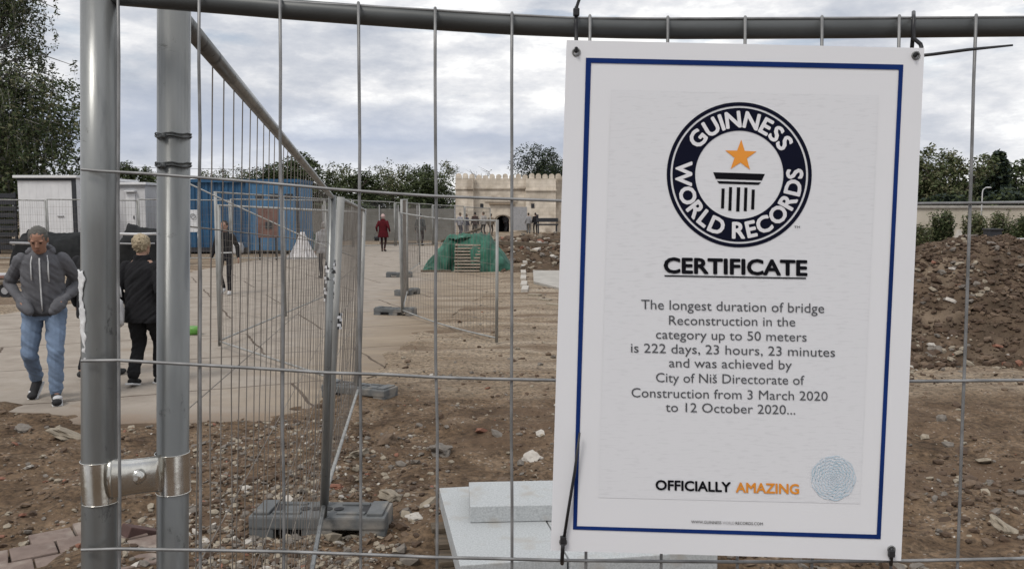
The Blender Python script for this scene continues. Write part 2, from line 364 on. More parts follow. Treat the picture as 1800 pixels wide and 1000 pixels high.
def ground_h(x, y):
    near = 1.0 if y < 12 else max(0.25, 1 - (y - 12) / 20)
    v = Vector((x, y, 0))
    h = (0.055 + (.02 if y < 7 else 0)) * noise.fractal(v * 0.8, 0.9, 2.0, 3) * near
    if y < 16: h += (0.022 if y > 7 else .034) * noise.fractal(v * 4.0 + Vector((3, 1, 0)), 0.8, 2.0, 3) + 0.007 * noise.noise(v * 17)
    h += 0.02
    if y < 60 and -25 < x < 3:
        s = pave_sd(x, y) + 0.22 * noise.fractal(v * 1.7 + Vector((9, 4, 0)), 0.8, 2.0, 4)
        k = max(0, min(1, (0.50 - s) / 0.55))
        h = (-0.07) * (1 - k) + max(h, -0.02) * k
    return h
def make_ground():
    ys = [-80, -3]; y = 0.4
    while y < 3.0: ys.append(y); y += 0.3
    while y < 4000: ys.append(y); y *= 1.0125 if y < 26 else (1.03 if y < 80 else 1.25)
    ts = [(-1.6 + 3.2 * i / 360) for i in range(361)]
    vs = []; fs = []
    for y in ys:
        w = y + 4 if y > -4 else 100
        for t in ts:
            x = t * w; vs.append((x, y, ground_h(x, y) if 2.5 < y < 90 else 0.0 if y < 90 else -0.02))
    n = len(ts)
    for i in range(len(ys) - 1):
        for j in range(n - 1): fs.append((i * n + j, i * n + j + 1, (i + 1) * n + j + 1, (i + 1) * n + j))
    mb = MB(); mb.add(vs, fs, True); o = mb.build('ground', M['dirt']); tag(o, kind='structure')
    mb = MB(); n = len(PAVE); mb.add([(p[0], p[1], 0.0) for p in PAVE] + [(p[0], p[1], -0.12) for p in PAVE], [tuple(range(n))] + [(i, n + i, n + (i + 1) % n, (i + 1) % n) for i in range(n)])
    o = mb.build('pavement', M['pave']); tag(o, kind='structure')
make_ground()

# ------------------------------------------------------------------ rubble underfoot (uncountable)
def make_rubble():
    rnd = random.Random(5); mb = MB()
    def put(px, py, r, w):
        g = G(px, py); x, y = g.x, g.y
        if pave_sd(x, y) > rnd.uniform(-.1, .25): return
        if -.5 < x < 1.1 and 3.5 < y < 4.75: return
        if not (330 < px < 660 and py > 740) and noise.fractal(Vector((x * 1.9, y * 1.9, 4)), .8, 2, 3) < rnd.uniform(-.55, .35): return
        mb.m = rnd.choices(range(6), w)[0]
        mb.stone((x, y, ground_h(x, y) + r * 0.18), r, rnd, 1, 0.8)
    wn = (2.5, 3, 7, .35, .4, 8)
    for i in range(6500):                     # dense broken stone in front of the first feet
        px = rnd.gauss(490, 140); py = 735 + 290 * rnd.random() ** 0.85
        put(px, py, 0.005 + 0.02 * rnd.random() ** 2.8, (6, 5, 6, .25, .8, 4))
    for i in range(3000):
        px = rnd.uniform(560, 1000); py = rnd.uniform(660, 1000); put(px, py, 0.005 + 0.02 * rnd.random() ** 3.5, wn)
    for i in range(1300):
        px = rnd.uniform(-60, 340); py = rnd.uniform(725, 990); put(px, py, 0.006 + 0.024 * rnd.random() ** 3, (3, 3, 6, .6, .6, 5))
    for i in range(5200):
        px = rnd.uniform(980, 1900); py = rnd.choice((rnd.uniform(640, 680), rnd.uniform(770, 1010), rnd.uniform(800, 1010), rnd.uniform(640, 1010))); put(px, py, 0.006 + 0.026 * rnd.random() ** 3, (1.5, 3, 6, .3, .3, 9))
    for i in range(500):
        px = rnd.uniform(640, 1000); py = rnd.uniform(480, 670); put(px, py, 0.01 + 0.03 * rnd.random() ** 3, (3, 4, 5, .4, .5, 4))
    for i in range(130):                      # bigger broken pieces
        px = rnd.choice([rnd.uniform(380, 1000), rnd.uniform(1560, 1850)]); py = rnd.uniform(700, 1000); put(px, py, rnd.uniform(.025, .055), (4, 5, 5, 1, 1, 5))
    o = mb.build('rubble', STONES); tag(o, 'loose broken stone and clods strewn over the brown dirt', 'rubble', kind='stuff')
make_rubble()
rocks = [(118, 766, .12, 'flat pale slab of stone lying by the pavement edge left of the steel posts', 'st_a', .45),
         (42, 758, .07, 'small flat grey stone at the left end of the dirt strip', 'st_b', .5),
         (775, 796, .11, 'grey stone with a dark crack lying midway between foot block and certificate', 'st_b', .6),
         (632, 803, .085, 'angular pale stone chip just right of the leaning middle post', 'st_a', .6),
         (680, 778, .08, 'brown broken clod of stone beside the angular pale chip', 'st_c', .7),
         (935, 812, .065, 'whitish stone lying close to the left edge of the certificate', 'st_e', .6),
         (688, 885, .06, 'pale stone behind the right end of the nearest grey foot block', 'st_a', .6),
         (728, 925, .055, 'white broken stone between nearest foot block and granite slabs', 'st_e', .6),
         (1762, 940, .075, 'pale flat stone in the dark rubble right of the certificate', 'st_a', .5),
         (590, 862, .06, 'reddish brick fragment behind the nearest grey foot block', 'st_d', .6)]
for i, (px, py, r, lb, m, fl) in enumerate(rocks):
    rnd = random.Random(40 + i); g = G(px, py); mb = MB(); z = ground_h(g.x, g.y)
    mb.stone((g.x, g.y, z + r * .2), r, rnd, 3, fl, .45)
    tag(mb.build('rock', M[m]), lb, 'rock', 'larger stones in the rubble')

# ------------------------------------------------------------------ loose pavers bottom left
def pavers():
    rnd = random.Random(3); a = R(33); u = Vector((math.cos(a), math.sin(a))); w = Vector((-u.y, u.x)); k = 0
    o0 = G(60, 990)
    for i in range(-4, 5):
        for j in range(-3, 3):
            p = Vector((o0.x, o0.y)) + u * (i * .215 + (j % 2) * .1) + w * (j * .205)
            q = p
            s = ray(0, 0)
            X = 900 + F * q.x / (q.y * CP + CAM_Z * SP); Y = None
            dpt = q.y * CP + (CAM_Z - .03) * SP; up = q.y * SP - (CAM_Z - .03) * CP
            X = 900 + F * q.x / dpt; Y = 500 - F * up / dpt
            lim = 938 - (X - 100) * .05 + (30 if X < 30 else 0)
            if X < -120 or X > 285 or Y < lim or Y > 1150: continue
            mb = MB(); rot = Matrix.Rotation(a + rnd.uniform(-.05, .05), 3, 'Z') @ Matrix.Rotation(rnd.uniform(-.05, .05), 3, 'X')
            mb.bbox((q.x, q.y, .035 + rnd.uniform(-.008, .008)), (.205, .195, .06), rot, .006)
            tag(mb.build('paving_brick', M['paver']), 'dusty reddish paving brick in the patch of paving at the foot of the steel posts', 'paver', 'dusty paving bricks at the foot of the posts'); k += 1
    mb = MB(); g = G(250, 955)
    mb.bbox((g.x, g.y, .06), (.2, .1, .06), Matrix.Rotation(R(50), 3, 'Z') @ Matrix.Rotation(R(24), 3, 'Y'), .006)
    tag(mb.build('paving_brick', mat('dark_red_paver', (.09, .05, .045), (.06, .035, .03), rough=.9, scale=12, bump=.003)), 'single dark red brick lying tilted at the end of the paving patch', 'paver')
pavers()

# ------------------------------------------------------------------ fence panels
def lerp(a, b, t): return Vector(a).lerp(Vector(b), t)
def panel(label, TL, BL, TR, BR, nv=33, nrow=8, pr=.021, rr=.0125, wr=.002, wm='wire_far', pm='galv_far', group='mesh fence panels of the building site', rng=None, drop=.06, sag=0.0):
    TL, BL, TR, BR = map(Vector, (TL, BL, TR, BR))
    base = BL.copy()
    t = thing('mesh_fence', label, 'fence panel', base, group)
    rnd = random.Random(hash(label) % 1000 if False else len(label) * 7)
    for a, b in ((TL, BL), (TR, BR)):
        d = (a - b).normalized(); mb = MB(); n = 28 if pr > .0205 else 10
        mb.tube([b - d * drop, lerp(b, a, .5), a + d * .012], pr, n); mb.build('post', M[pm], t)
    for a, b in ((TL, TR), (BL, BR)):
        mb = MB(); mb.tube([lerp(a, b, q / 8) + Vector((0, 0, -sag * math.sin(math.pi * q / 8))) for q in range(9)], rr, 10); mb.build('rail', M[pm], t)
    mb = MB()
    nrm = (TR - TL).cross(BL - TL).normalized() * (rr * .8)
    for i in range(1, nv):
        s = i / nv; a = lerp(TL, TR, s); b = lerp(BL, BR, s)
        j = (TR - TL).normalized() * rnd.uniform(-.008, .008); j2 = (TR - TL).normalized() * rnd.uniform(-.01, .01) + nrm.normalized() * rnd.uniform(-.01, .01)
        sg = Vector((0, 0, -sag * math.sin(math.pi * s)))
        mb.tube([a + nrm + sg, lerp(a, b, .3) + nrm + j, lerp(a, b, .65) + nrm + j2, b + nrm], wr, 4, False)
    for i in range(1, nrow):
        s = i / nrow; mb.tube([lerp(lerp(TL, BL, s), lerp(TR, BR, s), q / 6) + nrm * 1.1 for q in range(7)], wr, 4, False)
    mb.build('wire_mesh', M[wm], t)
    return t

# the panel the certificate hangs on, about a metre from the camera
YF = 1.06
def front_panel():
    base = P(175, 2750, YF + .005); base.z = 0
    t = thing('mesh_fence', 'nearest mesh fence panel, with the certificate tied to it', 'fence panel', base, 'mesh fence panels of the building site')
    XR = 5080
    mb = MB(); top = P(175, -55, YF + .006); mb.tube([top, P(175, 400, YF + .006), P(175, 1000, YF + .006), Vector((P(178, 1500, YF + .006).x, YF + .01, 0.02))], .0215, 32); mb.build('post', M['galv'], t)
    a = P(XR, 44, YF); mb = MB(); mb.tube([a, Vector((a.x, a.y, .02))], .0215, 24); mb.build('post', M['galv'], t)
    pts = [(190, -9), (300, 0), (400, 8), (500, 16.5), (600, 24), (700, 31), (800, 38), (900, 44), (1000, 48), (1100, 50.5), (1200, 51.5), (1350, 51), (1500, 50), (1800, 47), (2300, 45), (3300, 44), (XR, 44)]
    mb = MB(); mb.tube([P(x, y, YF + .004) for x, y in pts], .0122, 20); mb.build('rail', M['galv_dark'], t)
    mb = MB(); zb = .12; mb.tube([Vector((P(175, 1000, YF).x, YF, zb)), Vector((a.x, YF, zb))], .0122, 16); mb.build('rail', M['galv_dark'], t)
    mb = MB(); rnd = random.Random(8)
    yw = YF - .0145
    def railtop(x):
        for (x0, y0), (x1, y1) in zip(pts, pts[1:]):
            if x0 <= x <= x1: return y0 + (y1 - y0) * (x - x0) / (x1 - x0)
        return 44
    vx = [(207, 210), (350, 352), (492, 499), (630, 634), (765, 768), (900, 900), (1037, 1030), (1174, 1162), (1310, 1296), (1445, 1427), (1581, 1566), (1716, 1683)]
    xx = 1716
    while xx < XR - 150: xx += 136; vx.append((xx, xx - (xx - 900) * .04))
    for a_, b_ in vx:
        y0 = railtop(a_) - 20
        q = []
        for k in range(9):
            s = k / 8; y = y0 + (1000 - y0) * s
            q.append(P(a_ + (b_ - a_) * s + (rnd.uniform(-1.6, 1.6) if 0 < k < 8 else 0), y, yw + rnd.uniform(-.0008, .0008)))
        e = q[-1]; q.append(Vector((e.x - (e.x) * .02, yw, zb)))
        q.insert(0, P(a_, y0 - 1, YF + .004))
        mb.tube(q, .0019, 6, False)
    rows = [[(340, -14), (500, 3), (700, 15), (850, 24), (1000, 32), (1150, 33.5), (1350, 33), (1600, 32), (1900, 30), (XR, 26)],
            [(143, 298), (175, 301), (250, 305), (330, 311), (410, 317), (490, 324), (590, 333), (700, 341), (765, 345), (870, 349), (985, 353), (1200, 358), (1615, 358), (1800, 356), (XR, 350)],
            [(143, 634), (207, 633), (330, 640), (450, 647), (575, 655), (680, 658), (765, 663), (870, 666), (975, 668), (1300, 670), (1600, 670), (1800, 668), (XR, 664)],
            [(143, 966), (207, 964), (330, 966), (500, 969), (640, 974), (765, 979), (870, 981), (975, 984), (1300, 987), (1600, 985), (1800, 981), (XR, 970)],
            [(143, 1300), (XR, 1300)], [(143, 1640), (XR, 1640)], [(143, 1980), (XR, 1980)], [(143, 2300), (XR, 2300)]]
    for i, r in enumerate(rows):
        yy = yw - .0036 if i else YF - .004
        mb.tube([P(x, y, (YF - .0225 if x < 215 else yy) if i else yy) for x, y in r], .0021 if i else .0017, 6, False)
    mb.build('wire_mesh', M['wire'], t)
    return t
front_panel()

# receding panel A joined to it, then the chain of panels across the site
A_tl, A_tr = P(306, 18, 1.135), P(584, 347, 4.55)
_a, _b = P(306, 18, 1.135), P(303.5, 1000, 1.135); A_bl = _a + (_b - _a) * ((.12 - _a.z) / (_b.z - _a.z)); A_br = P(569, 888, 4.55)
panel('mesh fence panel running away from the steel posts to the leaning middle post', A_tl, A_bl, A_tr, A_br, 34, 7, pr=.0208, rr=.0125, wr=.0012, pm='galv')
B_tl, B_bl = P(599, 350, 4.72), P(572, 868, 4.72); B_tr, B_br = P(640, 369, 8.1), P(630, 682, 8.1)
panel('mesh fence panel seen almost edge on behind the leaning middle post', B_tl, B_bl, B_tr, B_br, 34, 7, pr=.021)
def post_at(px, by, z=.1): return G(px, by, z)
def up(p, h=1.95, dx=0): return Vector((p.x + dx, p.y, p.z + h))
c1 = G(634, 678, .1); c2 = G(386, 600, .1); c1.x -= .05
panel('mesh fence panel crossing the pavement behind the leaning middle post', P(385, 361, c2.y), c2, P(640, 374, c1.y), c1, 34, 8, wr=.0012, group='mesh fence panels of the building site')
d2 = G(575, 519, .1)
d1 = c2 * 1.006; d1.z = .1; dm = lerp(d1, d2, .5)
panel('mesh fence panel leading away along the pavement beside the walking girl in black', up(d1), d1, up(dm), dm, 34, 8, wr=.0013)
panel('mesh fence panel leading on to the striped pole', up(dm + Vector((0, .05, 0))), dm + Vector((0, .05, 0)), up(d2), d2, 34, 8)
f1 = G(707, 545, .1); f2 = G(873, 594, .1)
panel('mesh fence panel standing in front of the green tarpaulin', P(702, 374, f1.y), f1, P(874, 388, f2.y), f2, 34, 8, sag=.04)
g1 = G(716, 512, .1); g2 = G(708, 482, .1); g3 = G(738, 462, .1)
panel('mesh fence panel edge on behind the bare fence foot', up(f1 + Vector((0, .06, 0)), 1.9), f1 + Vector((0, .06, 0)), up(g1, 1.95), g1, 34, 8)
panel('mesh fence panel edge on, second behind the bare fence foot', up(g1 + Vector((0, .06, 0))), g1 + Vector((0, .06, 0)), up(g2), g2, 34, 8)
panel('mesh fence panel left of the green tarpaulin', up(g2 + Vector((.05, .06, 0))), g2 + Vector((.05, .06, 0)), up(g3), g3, 34, 8)
# long row in front of the cabins and the blue container
rowlab = ['mesh fence panel in front of the dark slatted fence', 'mesh fence panel in front of the white cabin', 'mesh fence panel between the two steel posts by the cabin', 'mesh fence panel in front of the blue container', 'mesh fence panel before the rust brown board']
xs = [-22.2, -19.4, -16.85, -13.6, -10.2, -6.8]
for i in range(5):
    a = Vector((xs[i] + .03, 31 + .15 * (i % 2), .12)); b = Vector((xs[i + 1] - .03, 31 + .15 * ((i + 1) % 2), .12))
    panel(rowlab[i], up(a, 2.12), a, up(b, 2.08), b, 30, 8, pr=.03, rr=.022, wr=.0025)
farlab = ['far mesh fence panel behind the white draped cone', 'far mesh fence panel to the left of the red coat', 'far mesh fence panel behind the red coat', 'far mesh fence panel to the right of the red coat', 'far mesh fence panel beside the stone gate']
xs = [-10.6, -7.9, -6.0, -4.2, -2.6, -1.2]
for i in range(5):
    a = Vector((xs[i] + .03, 41 + i * 1.5, .1)); b = Vector((xs[i + 1] - .03, 42.4 + i * 1.5, .1))
    panel(farlab[i], up(a, 2.35 - .1 * i), a, up(b, 2.28 - .1 * i), b, 34, 9, pr=.03, rr=.025, wr=.004, wm='wire')

# the clamp tying the two near posts together
def clamp():
    a = P(176, 843, YF + .006); b = P(304, 829, 1.135)
    t = thing('pipe_clamp', 'shiny zinc clamp joining the two near steel posts', 'clamp', a)
    for c, h0, h1 in ((a, 808, 880), (b, 795, 863)):
        mb = MB(); z0 = P(0, h1, c.y).z; z1 = P(0, h0, c.y).z; r = .0226
        mb.tube([(c.x, c.y, z0), (c.x, c.y, (z0 + z1) / 2), (c.x, c.y, z1)], [r, r, r], 32, False)
        for zz in (z0, z1): mb.tube([(c.x + math.cos(q / 16 * 2 * math.pi) * r, c.y + math.sin(q / 16 * 2 * math.pi) * r, zz) for q in range(17)], .0007, 6, False)
        mb.build('sleeve', M['zinc'], t)
    mb = MB(); p0, p1 = P(196, 842, YF - .006), P(286, 831, 1.118); rings = []
    for k in range(13):
        s = k / 12; c = lerp(p0, p1, s); fl = 1 + .10 * abs(2 * s - 1) ** 3; ring = []
        for j in range(24):
            q = 2 * math.pi * j / 24; ring.append(c + Vector((0, .012 * math.cos(q) * fl, .0235 * math.sin(q) * fl)))
        rings.append(ring)
    mb.loft(rings); mb.build('bridge', M['zinc'], t)
    mb = MB(); c = P(247, 833, 1.09) + Vector((0, -.011, 0))
    mb.tube([c + Vector((0, .006, 0)), c + Vector((0, -.001, 0)), c + Vector((0, -.004, 0)), c + Vector((0, -.0055, 0))], [.010, .010, .008, .004], 20)
    mb.build('bolt', M['zinc'], t)
clamp()
# wire ties round the second post
for py, lb in ((242, 'thin wire tie wrapped round the second steel post above the fence wire'), (293, 'thin wire tie twisted round the second steel post at the fence wire')):
    c = P(305, py, 1.135); mb = MB()
    mb.tube([c + Vector((math.cos(q / 20 * 2 * math.pi) * .0222, math.sin(q / 20 * 2 * math.pi) * .0222, .0015 * math.sin(q * 1.3))) for q in range(21)], .0012, 6, False)
    mb.tube([c + Vector((math.cos(q / 20 * 2 * math.pi) * .0222, math.sin(q / 20 * 2 * math.pi) * .0222, .004 + .001 * math.sin(q * 1.7))) for q in range(21)], .001, 6, False)
    k = c + Vector((-.004, -.0235, 0)); mb.ell(k, (.004, .003, .004), seg=8, rings=6)
    tag(mb.build('wire_tie', M['galv_dark']), lb, 'wire tie')
# torn sheet of white plastic stuck to the first post
def torn():
    c = P(176, 550, YF + .006); rows = []; rnd = random.Random(2); n = 40
    for i in range(n + 1):
        s = i / n; py = 474 + (633 - 474) * s; z = P(0, py, YF).z; row = []
        w = .55 + .35 * noise.noise(Vector((s * 5, 1, 0))) + .2 * noise.noise(Vector((s * 17, 2, 0)))
        e = .35 + .25 * noise.noise(Vector((s * 7, 5, 0)))
        for j in range(13):
            q = j / 12; th = math.pi - .45 - .3 * e + (1.15 + w * .75 + .3 * e) * q; r = .0225 + .0022 * abs(noise.noise(Vector((s * 26, q * 3, 0)))) + (.010 * max(0, .3 - q) / .3 * (.5 + .5 * noise.noise(Vector((s * 9, 8, 0)))))
            row.append(Vector((c.x + r * math.cos(th), c.y + r * math.sin(th), z + .003 * noise.noise(Vector((s * 12, q * 4, 3))))))
        rows.append(row)
    mb = MB(); m = 13
    vs = [v for r in rows for v in r]; fs = [(i * m + j, i * m + j + 1, (i + 1) * m + j + 1, (i + 1) * m + j) for i in range(n) for j in range(m - 1)]
    mb.add(vs, fs, True); o = mb.build('plastic_sheet', mat('torn_white_plastic', (.62, .62, .62), (.48, .48, .49), rough=.5, scale=40))
    so = o.modifiers.new('s', 'SOLIDIFY'); so.thickness = .0008; so.offset = 1
    tag(o, 'torn strip of white plastic stuck to the first steel post', 'plastic sheet')
torn()

# ------------------------------------------------------------------ certificate
YC = 1.028
def U(px, py, off=0.0): return P(px, py, YC - off)
SHEET = mat('white_print_board', (.67, .672, .695), (.65, .652, .675), rough=.6, scale=4, spec=.3)
def field_mat():
    m = mat('print_field', (.635, .638, .662), (.62, .623, .647), rough=.6, scale=3); t = m.node_tree; b = t.nodes['Principled BSDF']
    co = t.nodes.new('ShaderNodeTexCoord'); mp = t.nodes.new('ShaderNodeMapping'); mp.inputs['Scale'].default_value = (60, 1, 380); t.links.new(co.outputs['Object'], mp.inputs[0])
    n = t.nodes.new('ShaderNodeTexNoise'); n.inputs['Scale'].default_value = 1; n.inputs['Detail'].default_value = 3; t.links.new(mp.outputs[0], n.inputs['Vector'])
    mp2 = t.nodes.new('ShaderNodeMapping'); mp2.inputs['Scale'].default_value = (3, 1, 3); t.links.new(co.outputs['Object'], mp2.inputs[0])
    n2 = t.nodes.new('ShaderNodeTexNoise'); n2.inputs['Scale'].default_value = 2; n2.inputs['Detail'].default_value = 2; t.links.new(mp2.outputs[0], n2.inputs['Vector'])
    r = t.nodes.new('ShaderNodeValToRGB'); e = r.color_ramp.elements; e[0].position = .33; e[0].color = (.54, .543, .565, 1); e[1].position = .47; e[1].color = (.635, .638, .662, 1); t.links.new(n.outputs[0], r.inputs[0])
    mx = t.nodes.new('ShaderNodeMix'); mx.data_type = 'RGBA'; t.links.new(n2.outputs[0], mx.inputs[0]); t.links.new(r.outputs[0], mx.inputs[6]); mx.inputs[7].default_value = (.635, .638, .662, 1)
    t.links.new(mx.outputs[2], b.inputs['Base Color']); return m
INK = mat('black_ink', (.006, .006, .009), rough=.85, spec=.1); INKG = mat('grey_ink', (.095, .097, .105), rough=.8, spec=.1); NAVY = mat('navy_ink', (.007, .028, .145), (.005, .02, .10), rough=.8, spec=.1)
MID = mat('midnight_ink', (.005, .006, .018), rough=.85, spec=.1); ORANGE = mat('orange_ink', (.72, .27, .03), rough=.5); LWHITE = mat('white_ink', (.72, .71, .74), rough=.5); PALE = mat('pale_grey_ink', (.36, .35, .37), rough=.5)
SEALM = mat('pale_blue_seal', (.40, .52, .60), (.50, .58, .65), rough=.4, scale=60)
cert = thing('certificate_sign', 'white certificate board with navy border and round emblem, tied to the near fence', 'sign', U(1300, 530))
def flat(name, polys, m, off, parent=cert):
    mb = MB()
    for p in polys: mb.add([U(x, y, off) for x, y in p], [tuple(range(len(p)))])
    return mb.build(name, m, parent)
def sheet():
    tl, tr, br, bl = (996, 71), (1625, 85), (1584, 985), (968, 967); nx, ny = 16, 22
    mb = MB(); f = []; bk = []
    for j in range(ny + 1):
        for i in range(nx + 1):
            s, t = i / nx, j / ny
            x = (tl[0] * (1 - s) + tr[0] * s) * (1 - t) + (bl[0] * (1 - s) + br[0] * s) * t
            y = (tl[1] * (1 - s) + tr[1] * s) * (1 - t) + (bl[1] * (1 - s) + br[1] * s) * t
            f.append(U(x, y)); bk.append(U(x, y, -.0028))
    n = len(f); m = nx + 1; fs = []
    for j in range(ny):
        for i in range(nx):
            q = (j * m + i, j * m + i + 1, (j + 1) * m + i + 1, (j + 1) * m + i); fs.append(q); fs.append(tuple(n + k for k in q[::-1]))
    for i in range(nx): fs += [(i, n + i, n + i + 1, i + 1), (ny * m + i, ny * m + i + 1, n + ny * m + i + 1, n + ny * m + i)]
    for j in range(ny): fs += [(j * m, (j + 1) * m, n + (j + 1) * m, n + j * m), (j * m + nx, n + j * m + nx, n + (j + 1) * m + nx, (j + 1) * m + nx)]
    mb.add(f + bk, fs); mb.build('board', SHEET, cert)
sheet()
o4 = [(1030, 102), (1588, 114), (1548, 947), (1007, 930)]; i4 = [(1039, 111), (1580, 123), (1541, 939), (1014, 924)]
border = flat('border', [[o4[k], o4[(k + 1) % 4], i4[(k + 1) % 4], i4[k]] for k in range(4)], NAVY, .0008)
flat('print_field', [[(1074, 158), (1545, 168), (1512, 885), (1052, 874)]], field_mat(), .0004)
LCX, LCY = 1299.5, 307.5
def circ(r, n=96): return [(LCX + r * math.cos(2 * math.pi * k / n), LCY + r * math.sin(2 * math.pi * k / n)) for k in range(n)]
def ringpoly(r0, r1, n=96):
    a, b = circ(r0, n), circ(r1, n); return [[a[k], a[(k + 1) % n], b[(k + 1) % n], b[k]] for k in range(n)]
emblem = flat('emblem_ring', ringpoly(127.5, 121, 96), MID, .0009)
flat('emblem_band', ringpoly(117.5, 77.5), MID, .0009, emblem)
def rot2(x, y, a=R(1.9)): return (LCX + x * math.cos(a) - y * math.sin(a), LCY + x * math.sin(a) + y * math.cos(a))
sx, sy = 1.5, -33
flat('star', [[rot2(sx + (29 if k % 2 == 0 else 11.5) * math.sin(math.pi * k / 5), sy - (29 if k % 2 == 0 else 11.5) * math.cos(math.pi * k / 5)) for k in range(10)]], ORANGE, .0009, emblem)
ped = [[(-46, -3), (45, -3), (40, 8.5), (-41, 8.5)], [(-39, 12), (39, 12), (34.5, 16.5), (-35, 16.5)]]
for cx, w, y0, y1 in ((-27.5, 5.5, 25, 60), (-14.5, 5.5, 22, 63.5), (-.5, 6, 22, 64.5), (12.5, 5.5, 22, 63.5), (25.5, 5.5, 25, 60)):
    ped.append([(cx - w / 2, y0), (cx + w / 2, y0), (cx + w / 2, y1), (cx - w / 2, y1)])
flat('pedestal', [[rot2(x, y) for x, y in p] for p in ped], INK, .0009, emblem)
_gl = {}
def glyphs(body, bold=0.0):
    key = (body, bold)
    if key in _gl: return _gl[key]
    c = bpy.data.curves.new('t', 'FONT'); c.body = body; c.offset = bold; c.resolution_u = 3
    o = bpy.data.objects.new('t', c); col.objects.link(o)
    me = bpy.data.meshes.new_from_object(o.evaluated_get(bpy.context.evaluated_depsgraph_get()))
    vs = [(v.co.x, v.co.y) for v in me.vertices]; fs = [tuple(p.vertices) for p in me.polygons]
    bpy.data.objects.remove(o); bpy.data.curves.remove(c); bpy.data.meshes.remove(me)
    _gl[key] = (vs, fs); return vs, fs
CAPH = max(v[1] for v in glyphs('H')[0])
def bold_offsets(b): return [(0, 0)] if b <= 0 else [(dx * b, dy * b) for dx, dy in ((0, 0), (1, 0), (-1, 0), (0, 1), (0, -1), (.7, .7), (-.7, .7), (.7, -.7), (-.7, -.7))]
def text(name, body, x0, x1, yb0, yb1, cap, m, bold=0.0, off=.0012, parent=cert):
    vs, fs = glyphs(body); lx0 = min(v[0] for v in vs); lx1 = max(v[0] for v in vs)
    k = (x1 - x0) / (lx1 - lx0); h = cap / CAPH; mb = MB()
    for i, (bx, by) in enumerate(bold_offsets(bold)):
        out = []
        for x, y in vs:
            q = (x + bx - lx0) * k
            out.append(U(x0 + q, yb0 + (yb1 - yb0) * q / (x1 - x0) - (y + by) * h, off + i * .00003))
        mb.add(out, fs)
    return mb.build(name, m, parent)
def arc_text(name, body, r, cap, a0, a1, m, outward=True, bold=.03):
    # a0, a1: angles of the first and last letter centre (degrees, counter-clockwise from +x)
    ws = []
    for ch in body:
        if ch == ' ': ws.append((.22, None)); continue
        vs, fs = glyphs(ch); ws.append((max(v[0] for v in vs) - min(v[0] for v in vs), (vs, fs)))
    gap = .10; cs = []; pos = 0
    for w, g in ws: cs.append(pos + w / 2); pos += w + gap
    h = cap / CAPH; mb = MB()
    for (w, g), c in zip(ws, cs):
        if g is None: continue
        a = R(a0 + (a1 - a0) * (c - cs[0]) / (cs[-1] - cs[0])); vs, fs = g; mx = (min(v[0] for v in vs) + max(v[0] for v in vs)) / 2
        ca, sa = math.cos(a), math.sin(a)
        for i, (bx, by) in enumerate(bold_offsets(bold)):
            out = []
            for x, y in vs:
                X = (x + bx - mx) * h; Y = (y + by) * h - cap / 2
                if outward: px, py = ca * (r + Y) + sa * X, sa * (r + Y) - ca * X
                else: px, py = ca * (r - Y) - sa * X, sa * (r - Y) + ca * X
                out.append(U(LCX + px, LCY - py, .0013 + i * .00003))
            mb.add(out, fs)
    return mb.build(name, m, emblem)
arc_text('lettering', 'GUINNESS', 97, 27, 139, 35, LWHITE, True, .035)
arc_text('lettering', 'WORLD RECORDS', 97.5, 27, 179, 361, LWHITE, False, .035)
text('lettering', 'TM', 1396, 1406, 401, 401.3, 4, INK, 0, parent=emblem)
text('title_lettering', 'CERTIFICATE', 1168, 1418, 479, 484, 25.5, INK, .035)
flat('underline', [[(1168, 483.5), (1417, 488), (1417, 490.3), (1168, 485.8)]], INK, .0012)
lines = [('The longest duration of bridge', 1127, 1449, 543, 550, 16.5), ('Reconstruction in the', 1176, 1398, 570.5, 573.5, 16), ('category up to 50 meters', 1153, 1418, 595, 600, 16),
         ('is 222 days, 23 hours, 23 minutes', 1109, 1468, 619, 627, 16), ('and was achieved by', 1176, 1392, 645, 649, 16), ('City of Niš Directorate of', 1153, 1414, 671, 676, 16),
         ('Construction from 3 March 2020', 1110, 1455, 697.5, 704, 16), ('to 12 October 2020...', 1170, 1398, 723, 728, 16)]
for b_, x0, x1, y0, y1, cp in lines: text('text_line', b_, x0, x1, y0, y1, cp, INKG, .0)
text('slogan', 'OFFICIALLY', 1153, 1284, 860, 864, 16.5, INK, .03); text('slogan', 'AMAZING', 1294, 1404, 864.5, 867.5, 16.5, ORANGE, .03)
text('web_address', 'WWW.GUINNESS', 1215, 1268, 919, 920.5, 5, INK, .0); text('web_address', 'WORLD', 1270, 1291, 920.6, 921.2, 5, PALE, .0); text('web_address', 'RECORDS.COM', 1293, 1341, 921.3, 922.6, 5, INK, .0)
mb = MB(); n = 64                                  # the guilloche seal: many fine pale blue rings
for r in [39 - 2.6 * k for k in range(15)]:
    for k in range(n):
        a, b = 2 * math.pi * k / n, 2 * math.pi * (k + 1) / n
        if (k * 7 + int(r * 3)) % 11 < 2: continue
        wv = lambda t, q: (1465 + (q + 1.1 * math.sin(9 * t + r)) * math.cos(t), 840 + (q + 1.1 * math.sin(9 * t + r)) * math.sin(t))
        mb.add([U(*wv(a, r), .0011), U(*wv(b, r), .0011), U(*wv(b, max(.1, r - 1.5)), .0011), U(*wv(a, max(.1, r - 1.5)), .0011)], [(0, 1, 2, 3)])
seal = mb.build('seal', SEALM, cert)
flat('seal_ground', [[(1465 + 39.5 * math.cos(2 * math.pi * k / 48), 840 + 39.5 * math.sin(2 * math.pi * k / 48)) for k in range(48)]], mat('pale_seal_ground', (.64, .66, .70), rough=.6), .0007, seal)
